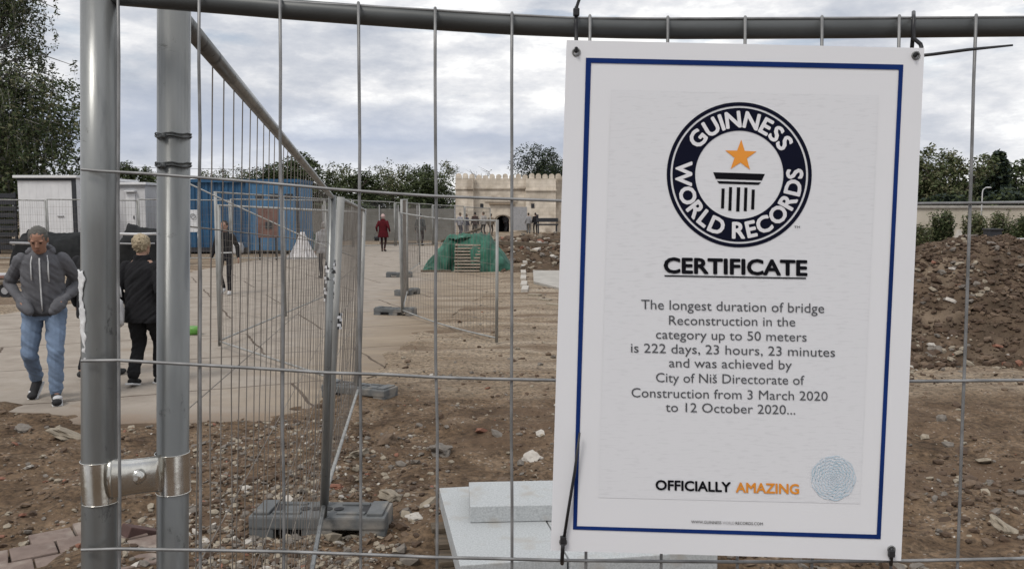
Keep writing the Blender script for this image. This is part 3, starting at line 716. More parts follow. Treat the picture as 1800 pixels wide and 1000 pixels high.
for ex, ey in ((1013, 92), (1610, 98), (990, 952), (1567, 965)):
    mb = MB(); c = U(ex, ey, .0006); mb.tube([c + Vector((math.cos(q / 16 * 2 * math.pi) * .0042, 0, math.sin(q / 16 * 2 * math.pi) * .0042)) for q in range(17)], .0011, 6, False); mb.build('eyelet', M['wire'], cert)
# cable ties
def tie(label, strap, tail, head=None):
    t = thing('cable_tie', label, 'cable tie', strap[0], 'black cable ties holding the certificate')
    mb = MB(); mb.tube(strap, .0024, 8); mb.build('strap', M['black_plastic'], t)
    if head is not None: mb = MB(); mb.bbox(head, (.0075, .006, .009), None, .0012); mb.build('head', M['black_plastic'], t)
    if tail: mb = MB(); mb.tube(tail, [.0019] * (len(tail) - 1) + [.0012], 8); mb.build('tail', M['black_plastic'], t)
Ys = YF - .019
tie('black cable tie at the top left corner of the certificate, tail pointing up', [U(1013, 92, -.004), U(1013, 90, .004), P(1013, 70, Ys), P(1012, 45, Ys), P(1013, 27, Ys), P(1013, 14, YF + .004), P(1013, 40, YF + .02), P(1013, 80, YF + .012)], [P(1013, 24, Ys - .002), P(1014, 12, Ys - .002), P(1018, 0, Ys - .003), P(1026, -18, Ys - .004)], P(1013, 22, Ys - .002))
tie('black cable tie at the top right corner of the certificate, long tail pointing right', [U(1608, 99, -.004), U(1609, 98, .004), P(1620, 84, Ys - .004), P(1618, 78, Ys - .004), P(1606, 68, Ys), P(1605, 50, Ys), P(1606, 32, Ys), P(1606, 22, YF + .004), P(1606, 50, YF + .02), P(1603, 84, YF + .012)], [P(1610, 99, Ys - .008), P(1640, 96, Ys - .011), P(1700, 88, Ys - .013), P(1780, 80, Ys - .013)], P(1612, 98, Ys - .008))
tie('black cable tie at the bottom left corner of the certificate, long tail pointing up', [U(990, 950, -.006), U(990, 951, .004), U(989, 965, .005), P(988, 984, YF - .024), P(988, 990, YF - .014), P(989, 980, YF - .008)], [U(991, 948, .004), U(1000, 890, .006), U(1010, 830, .007), U(1019, 760, .009)], U(990, 948, .004))
tie('short black cable tie at the bottom right corner of the certificate', [U(1567, 962, -.006), U(1567, 964, .004), U(1567, 976, .004), P(1566, 990, YF - .024), P(1566, 992, YF - .012), P(1566, 982, YF - .008)], None, U(1567, 972, .005))

# ------------------------------------------------------------------ fence feet
def foot_meshes():
    mb = MB(); Lx, Ly, Hh = .72, .25, .135
    mb.bbox((0, 0, .095), (Lx, Ly, .07), None, .012)
    for x, w in ((-.295, .13), (0, .16), (.295, .13)): mb.bbox((x, 0, .034), (w, Ly - .012, .066), None, .008)
    mb.bbox((-.3, 0, .137), (.085, Ly * .8, .016), None, .005); mb.bbox((.3, 0, .137), (.085, Ly * .8, .016), None, .005)
    for x in (-.17, .17): mb.bbox((x, .07, .134), (.15, .03, .012), None, .004); mb.bbox((x, -.07, .134), (.15, .03, .012), None, .004)
    body = mb
    mb2 = MB()
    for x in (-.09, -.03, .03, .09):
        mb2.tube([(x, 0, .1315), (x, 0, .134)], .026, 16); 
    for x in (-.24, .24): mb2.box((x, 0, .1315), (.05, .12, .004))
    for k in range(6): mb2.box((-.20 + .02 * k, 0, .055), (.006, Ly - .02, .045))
    return body, mb2
def foot(label, p, rz, s=1.0, first=[None]):
    if first[0] is None:
        t = thing('ballast_block', label, 'fence foot', p, 'grey plastic fence feet', rz)
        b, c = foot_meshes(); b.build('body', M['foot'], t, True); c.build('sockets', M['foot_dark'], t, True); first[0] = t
    else:
        t = copy_tree(first[0]); t.location = p; t.rotation_euler = (0, 0, rz); t['label'] = label
    t.scale = (s, s, s); return t
p = G(566, 938); foot('nearest grey plastic fence foot, under the leaning middle post', (p.x, p.y + .02, .0), R(-2), 1.05)
p = G(632, 700); foot('grey plastic fence foot on the dirt behind the leaning middle post', (p.x, p.y, .0), R(-24), 1.0)
p = G(695, 553); foot('grey plastic fence foot on the sandy paving left of the green tarpaulin', (p.x, p.y, -.01), R(-14), 1.0)
p = G(716, 518); foot('small far fence foot just beyond the sandy paving one', (p.x, p.y, 0), R(60), .9)
p = G(702, 487); foot('far fence foot behind two others in the line of posts', (p.x, p.y, 0), R(5), 1.0)
p = G(386, 612); foot('fence foot at the end of the panel on the pavement by the walking girl', (p.x, p.y + .25, -.13), R(80), .9) if False else None

# ------------------------------------------------------------------ granite slabs on a pallet
def slabs():
    bl = G(772, 857, .30); fl = G(806, 985, .30)
    v = Vector((fl.x - bl.x, fl.y - bl.y)).normalized(); ang = math.atan2(v.y, v.x) + math.pi / 2
    rot = Matrix.Rotation(ang, 3, 'Z'); Ld = (fl - bl).length + .05; u = rot @ Vector((1, 0, 0)); w = rot @ Vector((0, -1, 0))
    o = Vector((bl.x, bl.y, 0))
    wL = .62
    def slab(lb, x0, x1, y0, y1, z0, z1, extra=0, m='granite'):
        c = o + u * ((x0 + x1) / 2) + w * ((y0 + y1) / 2); mb = MB()
        mb.bbox((c.x, c.y, (z0 + z1) / 2), (x1 - x0, y1 - y0, z1 - z0), rot @ Matrix.Rotation(extra, 3, 'Z'), .004)
        tag(mb.build('granite_slab', M[m]), lb, 'stone slab', 'pale granite slabs by the certificate')
    slab('long pale granite slab forming the left side of the stack under the certificate', 0, .47, 0, Ld, .20, .30)
    slab('pale granite slab mostly hidden behind the lower edge of the certificate', .478, 1.15, .02, Ld + .03, .20, .298)
    slab('small thick granite slab lying on top of the stack', .12, .95, .22, .60, .302, .382, R(-6))
    slab('lowest granite slab of the stack, resting on the pallet', .03, 1.1, .03, Ld - .02, .125, .197)
    t = thing('pallet', 'old wooden pallet under the granite slabs', 'pallet', (o.x, o.y, 0))
    for k in range(5):
        c = o + u * .55 + w * (.08 + k * (Ld - .16) / 4); mb = MB(); mb.bbox((c.x, c.y, .108), (1.2, .1, .025), rot, .003); mb.build('board', M['timber_old'], t)
    for k in (0, 1, 2):
        c = o + u * (.02 + .5 * k) + w * (Ld / 2); mb = MB(); mb.bbox((c.x, c.y, .048), (.1, Ld, .09), rot, .004); mb.build('bearer', M['timber_old'], t)
slabs()

# ------------------------------------------------------------------ people
REM = []
def ik(a, c, l1, l2, pole):
    a, c = Vector(a), Vector(c); d = c - a; n = d.length
    if n > (l1 + l2) * .995: c = a + d * ((l1 + l2) * .995 / n); d = c - a; n = d.length
    x = (l1 * l1 - l2 * l2 + n * n) / (2 * n); h = math.sqrt(max(0, l1 * l1 - x * x)); t = d / n
    p = Vector(pole); p = (p - t * p.dot(t)).normalized(); return a + t * x + p * h, c
_cm = {}
def cloth(c, kind='cloth'):
    k = (tuple(c), kind)
    if k not in _cm:
        _cm[k] = mat('cloth' if kind == 'cloth' else kind, c, tuple(v * (.72 if kind != 'skin' else .86) for v in c), rough=.9 if kind == 'cloth' else .6, scale=7 if kind == 'cloth' else 12, bump=.006 if kind == 'cloth' else 0, bscale=9, spec=.2)
    return _cm[k]
def person(label, loc, face, H, top, legs, hair, skin=(.36, .21, .15), shoe=(.03, .03, .03), feet=((.10, -.05, 0, 0), (-.10, .05, 0, 0)), hands=None, poles=None, lean=0.0, bow=0.0, coat=.86, flare=1.0, hairlen=0, bulk=1.0, detail=0, extra=None, group=None, shoe2=None, legw=1.0, capelike=False, cover=False):
    t = thing('person', label, 'person', loc, group, face); s = H / 1.75
    vox = (.0065, .010, .016)[2 - detail] if detail else .017
    vox *= s
    S = lambda v: Vector(v) * s
    hipz = .90; sh = 1.43
    def ly(z): return -lean * max(0, z - .93)            # leaning forward is -Y
    hips = {1: Vector((.095, 0, hipz)), -1: Vector((-.095, 0, hipz))}
    # feet: (x, y, z, heel lift) for the figure's left (+x) and right (-x) side
    J = {}
    low = 0
    for sd, ft in ((1, feet[0]), (-1, feet[1])):
        ank = Vector((ft[0], ft[1] + .03 - .02 * (ft[3] > 0), .085 + ft[2] + ft[3]))
        kn, ank = ik(hips[sd], ank, .43, .42, (.12 * sd, -1, 0)); toe = Vector((ft[0] + .03 * sd, ank.y - .155 * (1 if ft[3] < .03 else .72), .035 + ft[2]))
        J[sd] = (kn, ank, toe)
    A = {}
    for i, sd in enumerate((1, -1)):
        shp = Vector((.165 * sd * (1 + (bulk - 1) * .7), ly(sh) + .01, sh - .045))
        hd = Vector(hands[i]) if hands else Vector((.27 * sd, -.05 + ly(1.0), .86))
        el, wr = ik(shp, hd, .30, .27, poles[i] if poles else (.25 * sd, 1, -.1)); A[sd] = (shp, el, wr)
    hc = Vector((0, ly(1.63) - .02 - .10 * bow, 1.632 - .055 * bow)); nb = Vector((0, ly(1.47) + .015, 1.46))
    hr = Matrix.Rotation(bow * .55, 3, 'X')
    # --- body: one continuous skin
    mb = MB()
    def ring(z, a, b, cy=0, n=20): return [S((a * math.cos(2 * math.pi * k / n), cy + ly(z) + b * math.sin(2 * math.pi * k / n), z)) for k in range(n)]
    mb.loft([ring(z, a * bulk, b) for z, a, b in ((.84, .13, .09), (.93, .155, .105), (1.08, .13, .095), (1.25, .155, .11), (1.38, .16, .10), (1.46, .09, .07))])
    for sd in (1, -1):
        kn, ank, toe = J[sd]; mb.limb(S(hips[sd]), .075 * s, S(kn), .05 * s); mb.limb(S(kn), .05 * s, S(ank), .036 * s); mb.limb(S(ank), .036 * s, S(toe), .028 * s)
        shp, el, wr = A[sd]; mb.limb(S(shp), .05 * s, S(el), .037 * s); mb.limb(S(el), .037 * s, S(wr), .026 * s)
        d = (wr - el).normalized(); side = d.cross(Vector((0, 1, 0))); side = side.normalized() if side.length > .2 else Vector((0, 0, 1)); fw = Vector((0, -1, 0)); fw = (fw - d * fw.dot(d)).normalized()
        mb.ell(S(wr + d * .05), (.018 * s, .04 * s, .052 * s), (d.to_track_quat('Z', 'Y')).to_matrix(), 10, 7)
        for f, fl in ((-.030, .062), (-.011, .075), (.009, .07), (.028, .055)):
            b0 = wr + d * .088 + fw * f; b1 = b0 + d * fl * .55; b2 = b1 + d * fl * .4 - side * (.02 * sd) ; mb.tube([S(b0), S(b1), S(b2)], [.0095 * s, .009 * s, .007 * s], 8)
        b0 = wr + d * .04 + fw * .03; mb.tube([S(b0), S(b0 + d * .035 + fw * .018), S(b0 + d * .065 + fw * .018)], [.012 * s, .011 * s, .008 * s], 8)
    mb.limb(S(nb - Vector((0, 0, .03))), .062 * s, S(hc + Vector((0, .015, -.05))), .054 * s)
    HP = lambda x, y, z: S(hc + hr @ Vector((x, y, z)))
    prof = [(-.118, .028, .03, -.045), (-.105, .045, .055, -.028), (-.08, .06, .078, -.012), (-.04, .068, .09, -.002), (0, .074, .096, .002), (.04, .077, .099, .006), (.075, .07, .09, .01), (.1, .05, .066, .012), (.117, .02, .03, .012)]
    mb.loft([[HP(a * math.cos(2 * math.pi * k / 20), cy + b * math.sin(2 * math.pi * k / 20), z) for k in range(20)] for z, a, b, cy in prof])
    mb.loft([[HP(w * math.cos(2 * math.pi * k / 8), y + w * math.sin(2 * math.pi * k / 8), z) for k in range(8)] for z, w, y in ((-.035, .018, -.096), (-.022, .019, -.102), (.0, .012, -.098), (.022, .008, -.092))])
    for sd in (1, -1): mb.ell(HP(.077 * sd, .012, -.005), (.012 * s, .02 * s, .032 * s), hr, 8, 6); mb.ell(HP(.033 * sd, -.082, .028), (.026 * s, .014 * s, .009 * s), hr, 8, 6)
    mb.ell(HP(0, -.083, -.062), (.025 * s, .012 * s, .010 * s), hr, 8, 6)
    o = mb.build('body', cloth(skin, 'skin'), t, True); REM.append((o, vox * .8, 2))
    # --- top garment
    mb = MB(); fw = flare
    rr = [(coat, .165 * bulk * fw, .118 * fw + .03 * (bulk - 1)), (coat + .05, .172 * bulk * (1 + (fw - 1) * .8), .128 * (1 + (fw - 1) * .8) + .04 * (bulk - 1)), (1.0, .172 * bulk, .130 + .05 * (bulk - 1)), (1.12, .172 * bulk, .130 + .05 * (bulk - 1)), (1.27, .178 * bulk, .135), (1.36, .176 * bulk, .125), (1.42, .135 * bulk, .105), (1.46, .10, .085), (1.485, .08, .072)]
    if coat > .95: rr = [r for r in rr if r[0] >= coat]
    mb.loft([ring(z, a, b) for z, a, b in rr])
    for sd in (1, -1):
        shp, el, wr = A[sd]; mb.limb(S(shp), .072 * s, S(el), .056 * s); mb.limb(S(el), .056 * s, S(el.lerp(wr, .93)), .043 * s)
    if top.get('zip'):
        for sd in (1, -1):
            wr = A[sd][2]; d = (wr - A[sd][1]).normalized(); mb.ell(S(wr + d * .085), (.058 * s, .062 * s, .135 * s), d.to_track_quat('Z', 'Y').to_matrix(), 12, 8)
    if top.get('hood'):
        for k in range(9):
            a = math.pi * (.02 + .96 * k / 8); mb.ell(S((.098 * math.cos(a), ly(1.46) + .035 + .085 * math.sin(a) - .06, 1.462 + .025 * math.sin(a))), (.034 * s, .036 * s, (.03 + .03 * math.sin(a)) * s), None, 10, 7)
    if top.get('collar'): mb.loft([ring(z, a, b) for z, a, b in ((1.45, .1, .09), (1.52, .085, .085))])
    j = mb.build(top.get('name', 'jacket'), cloth(top['c']), t, True); REM.append((j, vox, 2)); j['fold'] = .011 * s if detail > 1 else 0.0
    if top.get('zip'):
        def fy(z): 
            for (z0, a0, b0), (z1, a1, b1) in zip(rr, rr[1:]):
                if z0 <= z <= z1: return -(b0 + (b1 - b0) * (z - z0) / (z1 - z0)) + ly(z)
            return -.1
        z2 = MB(); z2.tube([S((0, fy(z) - .004, z)) for z in (.9, .98, 1.08, 1.2, 1.3, 1.38, 1.41)], .007 * s, 8); z2.build('zip', cloth((.6, .6, .6)), j, True)
        for x in (-.075, .072):
            z2 = MB(); z2.tube([S((x, fy(z) * (.93 if z > 1.3 else .97) - .004, z)) for z in (1.20 if x < 0 else 1.18, 1.3, 1.37)] + [S((x * .85, ly(1.43) - .085, 1.435))], .0065 * s, 8); z2.build('drawstring', cloth((.6, .6, .6)), j, True)
        z2 = MB(); z2.loft([ring(z, .176 * bulk, .126 + .05 * (bulk - 1)) for z in (coat - .012, coat + .02, coat + .05)]); z2.build('hem', cloth(tuple(v * .6 for v in top['c'])), j, True)
    if top.get('band'):
        z2 = MB(); z2.loft([ring(z, .178 * bulk, .136) for z in (coat + .02, coat + .05)]); z2.build('hem', cloth(top['band']), j, True)
    # --- trousers
    mb = MB(); mb.loft([ring(z, a * min(bulk, 1.12), b) for z, a, b in ((.80, .14, .10), (.90, .172, .122), (1.0, .158, .118))])
    for sd in (1, -1):
        kn, ank, toe = J[sd]; mb.limb(S(hips[sd] + Vector((.0, 0, -.01))), .094 * s * legw, S(kn), .066 * s * legw); mb.limb(S(kn), .066 * s * legw, S(kn.lerp(ank, .93)), .054 * s * legw)
        if detail > 1:
            for q in range(5): zz = kn.lerp(ank, .15 + .18 * q); mb.ell(S(zz), (.063 * s * legw, .063 * s * legw, .012 * s), Matrix.Rotation(.3 * (-1) ** q, 3, 'X'), 10, 6)
    o = mb.build('trousers', cloth(legs), t, True); REM.append((o, vox, 2)); o['fold'] = .012 * s if detail > 1 else 0.0
    # --- shoes
    for sd in (1, -1):
        kn, ank, toe = J[sd]; mb = MB(); d = toe - ank; heel = ank + Vector((0, .04, -.045))
        mb.limb(S(heel), .036 * s, S(toe + Vector((0, -.03, .0))), .034 * s); mb.limb(S(ank + Vector((0, -.01, -.02))), .045 * s, S(toe), .04 * s)
        mb.ell(S(toe + Vector((0, -.03, 0))), (.046 * s, .05 * s, .034 * s))
        o = mb.build('shoe', cloth(shoe), t, True); REM.append((o, vox * .9, 1))
        if shoe2:
            z2 = MB(); z2.ell(S(toe + Vector((0, .03, .03))), (.043 * s, .055 * s, .026 * s)); z2.build('shoe_upper', cloth(shoe2), o, True)
            z2 = MB(); e = (toe - heel); q = e.to_track_quat('-Y', 'Z').to_matrix(); z2.bbox(S(heel.lerp(toe, .55) + q @ Vector((0, 0, -.03))), (.094 * s, .27 * s, .022 * s), q, .008); z2.build('sole', cloth((.65, .65, .65)), o, True)
    # --- hair
    mb = MB(); hs = 1.0
    mb.ell(HP(0, .018, .035), (.086 * s, .102 * s, .095 * s), hr, 18, 12)
    mb.ell(HP(0, .045, -.005), (.082 * s, .07 * s, .09 * s), hr, 14, 9)
    if hairlen: mb.ell(HP(0, .05, -.06 - hairlen * .4), (.088 * s, .06 * s, (.09 + hairlen * .5) * s), None, 14, 9)
    if cover: mb.ell(HP(0, .03, .03), (.098 * s, .112 * s, .105 * s), hr, 14, 9)
    o = mb.build('hair', cloth(hair, 'hair'), t, True); REM.append((o, vox * .9, 2)); o['fluff'] = (.013 if cover else .006) * s
    if detail:
        for sd in (1, -1):
            e = MB(); e.ell(HP(.032 * sd, -.088, .010), (.014 * s, .008 * s, .006 * s), hr, 8, 6); e.build('eye', cloth((.03, .02, .015), 'eye'), t, True)
        e = MB(); e.ell(HP(0, -.094, -.062), (.024 * s, .006 * s, .004 * s), hr, 8, 6); e.build('lips', cloth((.2, .09, .075), 'lips'), t, True)
    if extra: extra(t, s)
    return t
g = G(86, 703)
person('man in grey zip hoodie and blue jeans walking with hands in his pockets', (g.x, g.y, 0), R(20), 1.70, dict(name='hoodie', c=(.115, .115, .125), hood=True, zip=True), (.175, .235, .335), (.105, .10, .09), (.30, .165, .115), (.03, .03, .032),
       feet=((.085, -.16, 0, 0), (-.13, .22, .0, .10)), hands=((.185, -.09, 1.0), (-.185, -.09, 1.0)), poles=((.8, 1, .1), (-.8, 1, .1)), lean=.10, bow=.85, coat=.86, bulk=1.09, detail=2, shoe2=(.55, .55, .56), legw=1.12)
g = G(256, 676)
def bag(t, s):
    pass
person('woman with short blond hair in black jacket and trousers walking away', (g.x, g.y, 0), R(172), 1.56, dict(c=(.014, .014, .016), collar=True), (.012, .012, .013), (.36, .295, .20), (.36, .22, .16), (.02, .02, .02),
       feet=((.08, .12, .0, .03), (-.09, -.16, 0, 0)), hands=((.26, -.14, .93), (-.25, -.1, .9)), lean=.03, coat=.74, flare=1.16, bulk=1.2, detail=2, legw=1.22, cover=True, shoe2=(.03, .03, .03))
g = G(171, 664)
person('dark haired person in black half hidden behind the first steel post', (g.x, g.y, 0), R(170), 1.60, dict(c=(.018, .018, .02), collar=True), (.014, .014, .016), (.03, .018, .014), shoe=(.05, .05, .05),
       feet=((.10, .12, 0, .03), (-.10, -.14, 0, 0)), coat=.72, flare=1.15, bulk=1.15, detail=1, hairlen=.05)
g = G(398, 517)
person('girl in black jacket and leggings walking behind the receding mesh panel', (g.x, g.y, 0), R(4), 1.60, dict(c=(.012, .012, .014), band=(.6, .6, .6)), (.014, .014, .018), (.018, .013, .011), (.34, .2, .15), (.55, .55, .55),
       feet=((.10, -.13, 0, 0), (-.09, .14, 0, .05)), hands=((.29, .05, .88), (-.29, -.12, .9)), coat=.96, detail=1, hairlen=.12, legw=.85)
g = G(571, 489)
person('person in pale grey top partly hidden by the striped pole', (g.x, g.y, 0), R(200), 1.52, dict(c=(.34, .34, .35), hood=True), (.03, .03, .034), (.3, .28, .27), shoe=(.05, .05, .05), coat=.78, flare=1.15, bulk=1.1)
g = G(674, 442)
person('woman in dark red coat with pale hat walking towards the gate', (g.x, g.y, 0), R(178), 1.68, dict(name='coat', c=(.075, .006, .010), hood=True), (.03, .014, .014), (.5, .36, .34), shoe=(.03, .02, .02), feet=((.06, -.04, 0, 0), (-.06, .06, 0, .02)), hands=((.30, -.05, .95), (-.30, -.05, .95)), coat=.66, flare=1.3, bulk=1.22, cover=True, legw=.85)
g = G(739, 432)
person('person in grey green jacket and dark trousers beyond the fence posts', (g.x, g.y, 0), R(175), 1.70, dict(c=(.075, .08, .08)), (.03, .017, .018), (.05, .04, .035), coat=.84, bulk=1.1)
crowd = [(772, 417, 'person in navy jacket at the left end of the crowd by the gate', (.02, .022, .04), (.02, .02, .022)),
         (785, 416, 'person in dark grey jacket, second from left in the crowd at the gate', (.08, .08, .095), (.06, .06, .07)),
         (797, 416, 'person in black coat, third from left in the crowd at the gate', (.015, .015, .017), (.015, .015, .017)),
         (809, 417, 'person in white shirt and grey trousers in the crowd at the gate', (.28, .28, .31), (.08, .08, .1)),
         (820, 416, 'person in dark blue jacket and pale trousers in the crowd at the gate', (.018, .021, .05), (.2, .18, .18)),
         (835, 416, 'person in dark maroon jacket in the crowd at the gate', (.04, .018, .015), (.02, .018, .018)),
         (850, 415, 'person in white top and black trousers in the crowd at the gate', (.38, .36, .34), (.03, .025, .025)),
         (863, 415, 'person in beige jacket at the right end of the crowd', (.16, .13, .10), (.06, .05, .04)),
         (889, 408, 'person in dark grey shirt standing inside the gate archway', (.07, .07, .08), (.03, .03, .035)),
         (929, 411, 'person in light grey standing right of the gate archway', (.25, .25, .26), (.12, .12, .12)),
         (941, 411, 'person in black coat standing alone against the gate tower', (.015, .015, .017), (.02, .02, .02))]
for i, (px, py, lb, c1_, c2_) in enumerate(crowd):
    g = G(px, py); rnd = random.Random(i)
    person(lb, (g.x, g.y, 0), R(180 + rnd.uniform(-70, 70)), 1.72 + rnd.uniform(-.1, .1), dict(c=c1_), c2_, rnd.choice([(.05, .04, .03), (.12, .09, .06), (.03, .025, .02)]), coat=.84, bulk=1.1, group='people gathered at the stone gate')
# apply the remeshing
for o, v, it in REM:
    m = o.modifiers.new('r', 'REMESH'); m.mode = 'VOXEL'; m.voxel_size = v; m.use_smooth_shade = True
    m = o.modifiers.new('s', 'SMOOTH'); m.iterations = it; m.factor = .5
dg = bpy.context.evaluated_depsgraph_get(); dg.update()
new = [(o, bpy.data.meshes.new_from_object(o.evaluated_get(dg))) for o, v, it in REM]
for o, me in new:
    o.modifiers.clear(); me.name = o.name; o.data = me
    me.polygons.foreach_set('use_smooth', [True] * len(me.polygons))
    for key, fr in (('fold', (6, 6, 12)), ('fluff', (42, 42, 26))):
        if key in o:
            a = o[key]; ns = [v.normal.copy() for v in me.vertices]; off = Vector((len(me.vertices) % 97, 3, 1))
            for v, n_ in zip(me.vertices, ns):
                q = Vector((v.co.x * fr[0] + v.co.z * 3, v.co.y * fr[1], v.co.z * fr[2] + v.co.x * 9)) + off
                v.co += n_ * a * (abs(noise.noise(q)) * 1.6 - .35 + .5 * noise.noise(q * 2.3))
            del o[key]
    me.update()
# bags
def bagthing(label, p, size, m, strap=True):
    t = thing('bag', label, 'bag', p); mb = MB(); bm = bmesh.new(); bmesh.ops.create_uvsphere(bm, u_segments=16, v_segments=12, radius=1)
    for v in bm.verts:
        c = v.co; k = .86 + .2 * noise.noise(c * 2.3 + Vector((p.x, p.y, 0))); q = Vector((max(-.8, min(.8, c.x)) * size[0] * .6, max(-.8, min(.8, c.y)) * size[1] * .6, max(-.85, min(.7, c.z)) * size[2] * .6)) * k * (1 if c.z < .4 else .9); v.co = Vector(p) + q + Vector((0, 0, size[2] * .5))
    mb.bm(bm, True); bm.free(); mb.build('pouch', m, t)
    if strap:
        mb = MB(); mb.tube([Vector(p) + Vector((size[0] * .35 * math.cos(a), 0, size[2] * (.88 + .5 * math.sin(a)))) for a in [math.pi * k / 8 for k in range(9)]], .008, 6); mb.build('handle', m, t)
g = G(213, 678); bagthing('white shopping bag hanging at the blond woman\'s side', Vector((g.x + .02, 8.62, .62)), (.2, .14, .36), M['offwhite'])
g = G(663, 440); bagthing('black handbag carried by the woman in the red coat', Vector((g.x, g.y, .42)), (.3, .2, .3), M['black_plastic'])
g = G(340, 588); bagthing('bright green plastic bag lying on the pavement by the receding mesh panel', Vector((g.x, g.y, -.02)), (.26, .2, .17), mat('bright_green_plastic', (.10, .26, .045), (.07, .19, .03), rough=.4), False)

# ------------------------------------------------------------------ striped warning tape on the posts
def tape(label, px0, py0, px1, py1, y, r, turns, rnd):
    t = thing('warning_tape', label, 'warning tape', P(px0, (py0 + py1) / 2, y)); a0 = P(px0, py0, y); a1 = P(px1, py1, y)
    for k in range(2):
        mb = MB(); n = turns * 16
        for i in range(n):
            if (i // 3) % 2 != k: continue
            q = []
            for ii in (i, i + 1):
                s = ii / n; c = lerp(a0, a1, s); th = 2 * math.pi * turns * s; rr = r * (1.1 + .25 * noise.noise(Vector((s * 20, 0, r * 100))))
                q.append(c + Vector((rr * math.cos(th), rr * math.sin(th), .006))); q.append(c + Vector((rr * 1.05 * math.cos(th), rr * 1.05 * math.sin(th), -.010)))
            mb.add(q, [(0, 1, 3, 2)])
        mb.build('stripe', M['white'] if k == 0 else M['black_plastic'], t)
tape('long black and white striped tape wound round the leaning middle post', 581, 458, 577, 528, 4.56, .0245, 11, 1)
tape('short knot of striped tape low on the leaning middle post', 592, 552, 591, 575, 4.74, .027, 5, 2)
mb = MB(); mb.tube([P(330, 322, 9.3), P(400, 355, 9.8), P(490, 396, 10.4), P(560, 428, 11.0), P(640, 458, 11.5)], .008, 6); tag(mb.build('rope', M['rope']), 'pale slack line slanting down across the blue container', 'rope')

# ------------------------------------------------------------------ cabins, container, board, sign
def box_px(mb, x0, x1, yt, yb, y, dep, b=.02):
    a, c = P(x0, yt, y), P(x1, yb, y); mb.bbox(((a.x + c.x) / 2, y + dep / 2, (a.z + c.z) / 2), (c.x - a.x, dep, a.z - c.z), None, b)
def zat(py, y): return P(0, py, y).z
def xat(px, y): return P(px, 400, y).x
def cabin(label, x0, x1, yt, yb, y, dep, m, door):
    a = P(x0, yt, y); c = P(x1, yb, y); t = thing('site_cabin', label, 'site cabin', (a.x, y, 0), 'white site cabins'); w = c.x - a.x
    mb = MB(); mb.bbox((a.x + w / 2, y + dep / 2, (a.z + .35) / 2), (w, dep, a.z - .35), None, .02)
    for k in range(int(w / .3)): mb.box((a.x + .15 + k * .3, y - .001, (a.z + .4) / 2), (.02, .008, a.z - .5))
    mb.build('wall', m, t)
    mb = MB(); mb.bbox((a.x + w / 2, y + dep / 2, a.z + .05), (w + .22, dep + .3, .11), None, .02); mb.build('roof', M['white'], t)
    mb = MB(); mb.box((a.x + w / 2, y - .03, a.z - .06), (w + .02, .05, .1)); mb.build('gutter', M['dark'] if door != 2 else M['grey'], t)
    for k in range(3): mb = MB(); mb.bbox((a.x + .2 + k * (w - .4) / 2, y + .3, .17), (.35, .4, .34), None, .01); mb.build('support', M['concrete'], t)
    if door == 1:
        mb = MB(); mb.box((c.x - .08, y - .01, (a.z + .4) / 2 + .1), (.16, .06, a.z - .6)); mb.build('corner_post', M['dark'], t)
        mb = MB(); mb.bbox((a.x + w * .72, y - .03, a.z - 1.55), (.26, .05, .035), None, .008); mb.build('handle', M['grey'], t)
    else:
        mb = MB(); mb.bbox((xat(232, y), y - .02, a.z - 1.35), (.4, .05, 1.95), None, .01); d = mb.build('door', M['white'], t)
        mb = MB(); mb.box((xat(232, y) + .13, y - .06, a.z - 1.4), (.04, .04, .14)); mb.build('handle', M['dark'], d)
        mb = MB(); mb.bbox((xat(233, y), y - .1, a.z - .28), (.46, .2, .06), None, .01); mb.build('canopy', M['white'], t)
cabin('white site cabin with dark corner strip under the birch tree', 30, 137, 313, 410, 35, 5.5, M['white'], 1)
cabin('smaller white site cabin with a narrow door seen between the steel posts', 150, 257, 325, 395, 37, 4, M['offwhite'], 2)
def container():
    y = 36; x0, xm, x1 = xat(304, y), xat(437, y), xat(526, y); zt = zat(316, y); t = thing('site_container', 'long blue corrugated site container with small windows', 'container', (x0, y, 0))
    mb = MB(); x = x0; pts = []; k = 0; pit = .28
    while x < xm: pts += [(x, 0), (x + pit * .35, 0), (x + pit * .5, .05), (x + pit * .85, .05)]; x += pit
    pts.append((xm, 0))
    vs = [(px, y + dy, .2) for px, dy in pts] + [(px, y + dy, zt - .12) for px, dy in pts]; n = len(pts)
    mb.add(vs, [(i, i + 1, n + i + 1, n + i) for i in range(n - 1)])
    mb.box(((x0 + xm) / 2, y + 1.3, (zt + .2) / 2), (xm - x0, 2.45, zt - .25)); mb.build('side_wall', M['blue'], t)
    mb = MB(); mb.box(((x0 + x1) / 2, y + 1.2, zt - .05), (x1 - x0 + .1, 2.6, .14)); mb.build('roof', M['blue'], t)
    mb = MB(); mb.box(((x0 + xm) / 2, y - .03, .2), (xm - x0, .12, .2)); mb.build('base_beam', M['dark'], t)
    mb = MB(); mb.bbox(((xm + x1) / 2, y + 1.22, (zt + .1) / 2), (x1 - xm, 2.5, zt - .24), None, .02)
    for k in range(7): mb.box((xm + .15 + k * (x1 - xm - .2) / 6, y - .035, (zt + .1) / 2), (.02, .03, zt - .4))
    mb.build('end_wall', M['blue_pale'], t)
    for px in (458, 483, 509): mb = MB(); mb.bbox((xat(px, y), y - .05, zat(345, y)), (.34, .04, .20), None, .01); mb.build('window', M['dark'], t)
    mb = MB(); mb.bbox((x1 - .05, y - .04, zt / 2), (.12, .1, zt - .2), None, .01); mb.build('corner_post', M['dark'], t)
    mb = MB(); mb.bbox((xm, y - .045, zt / 2), (.1, .08, zt - .22), None, .01); mb.build('corner_post', M['blue'], t)
container()
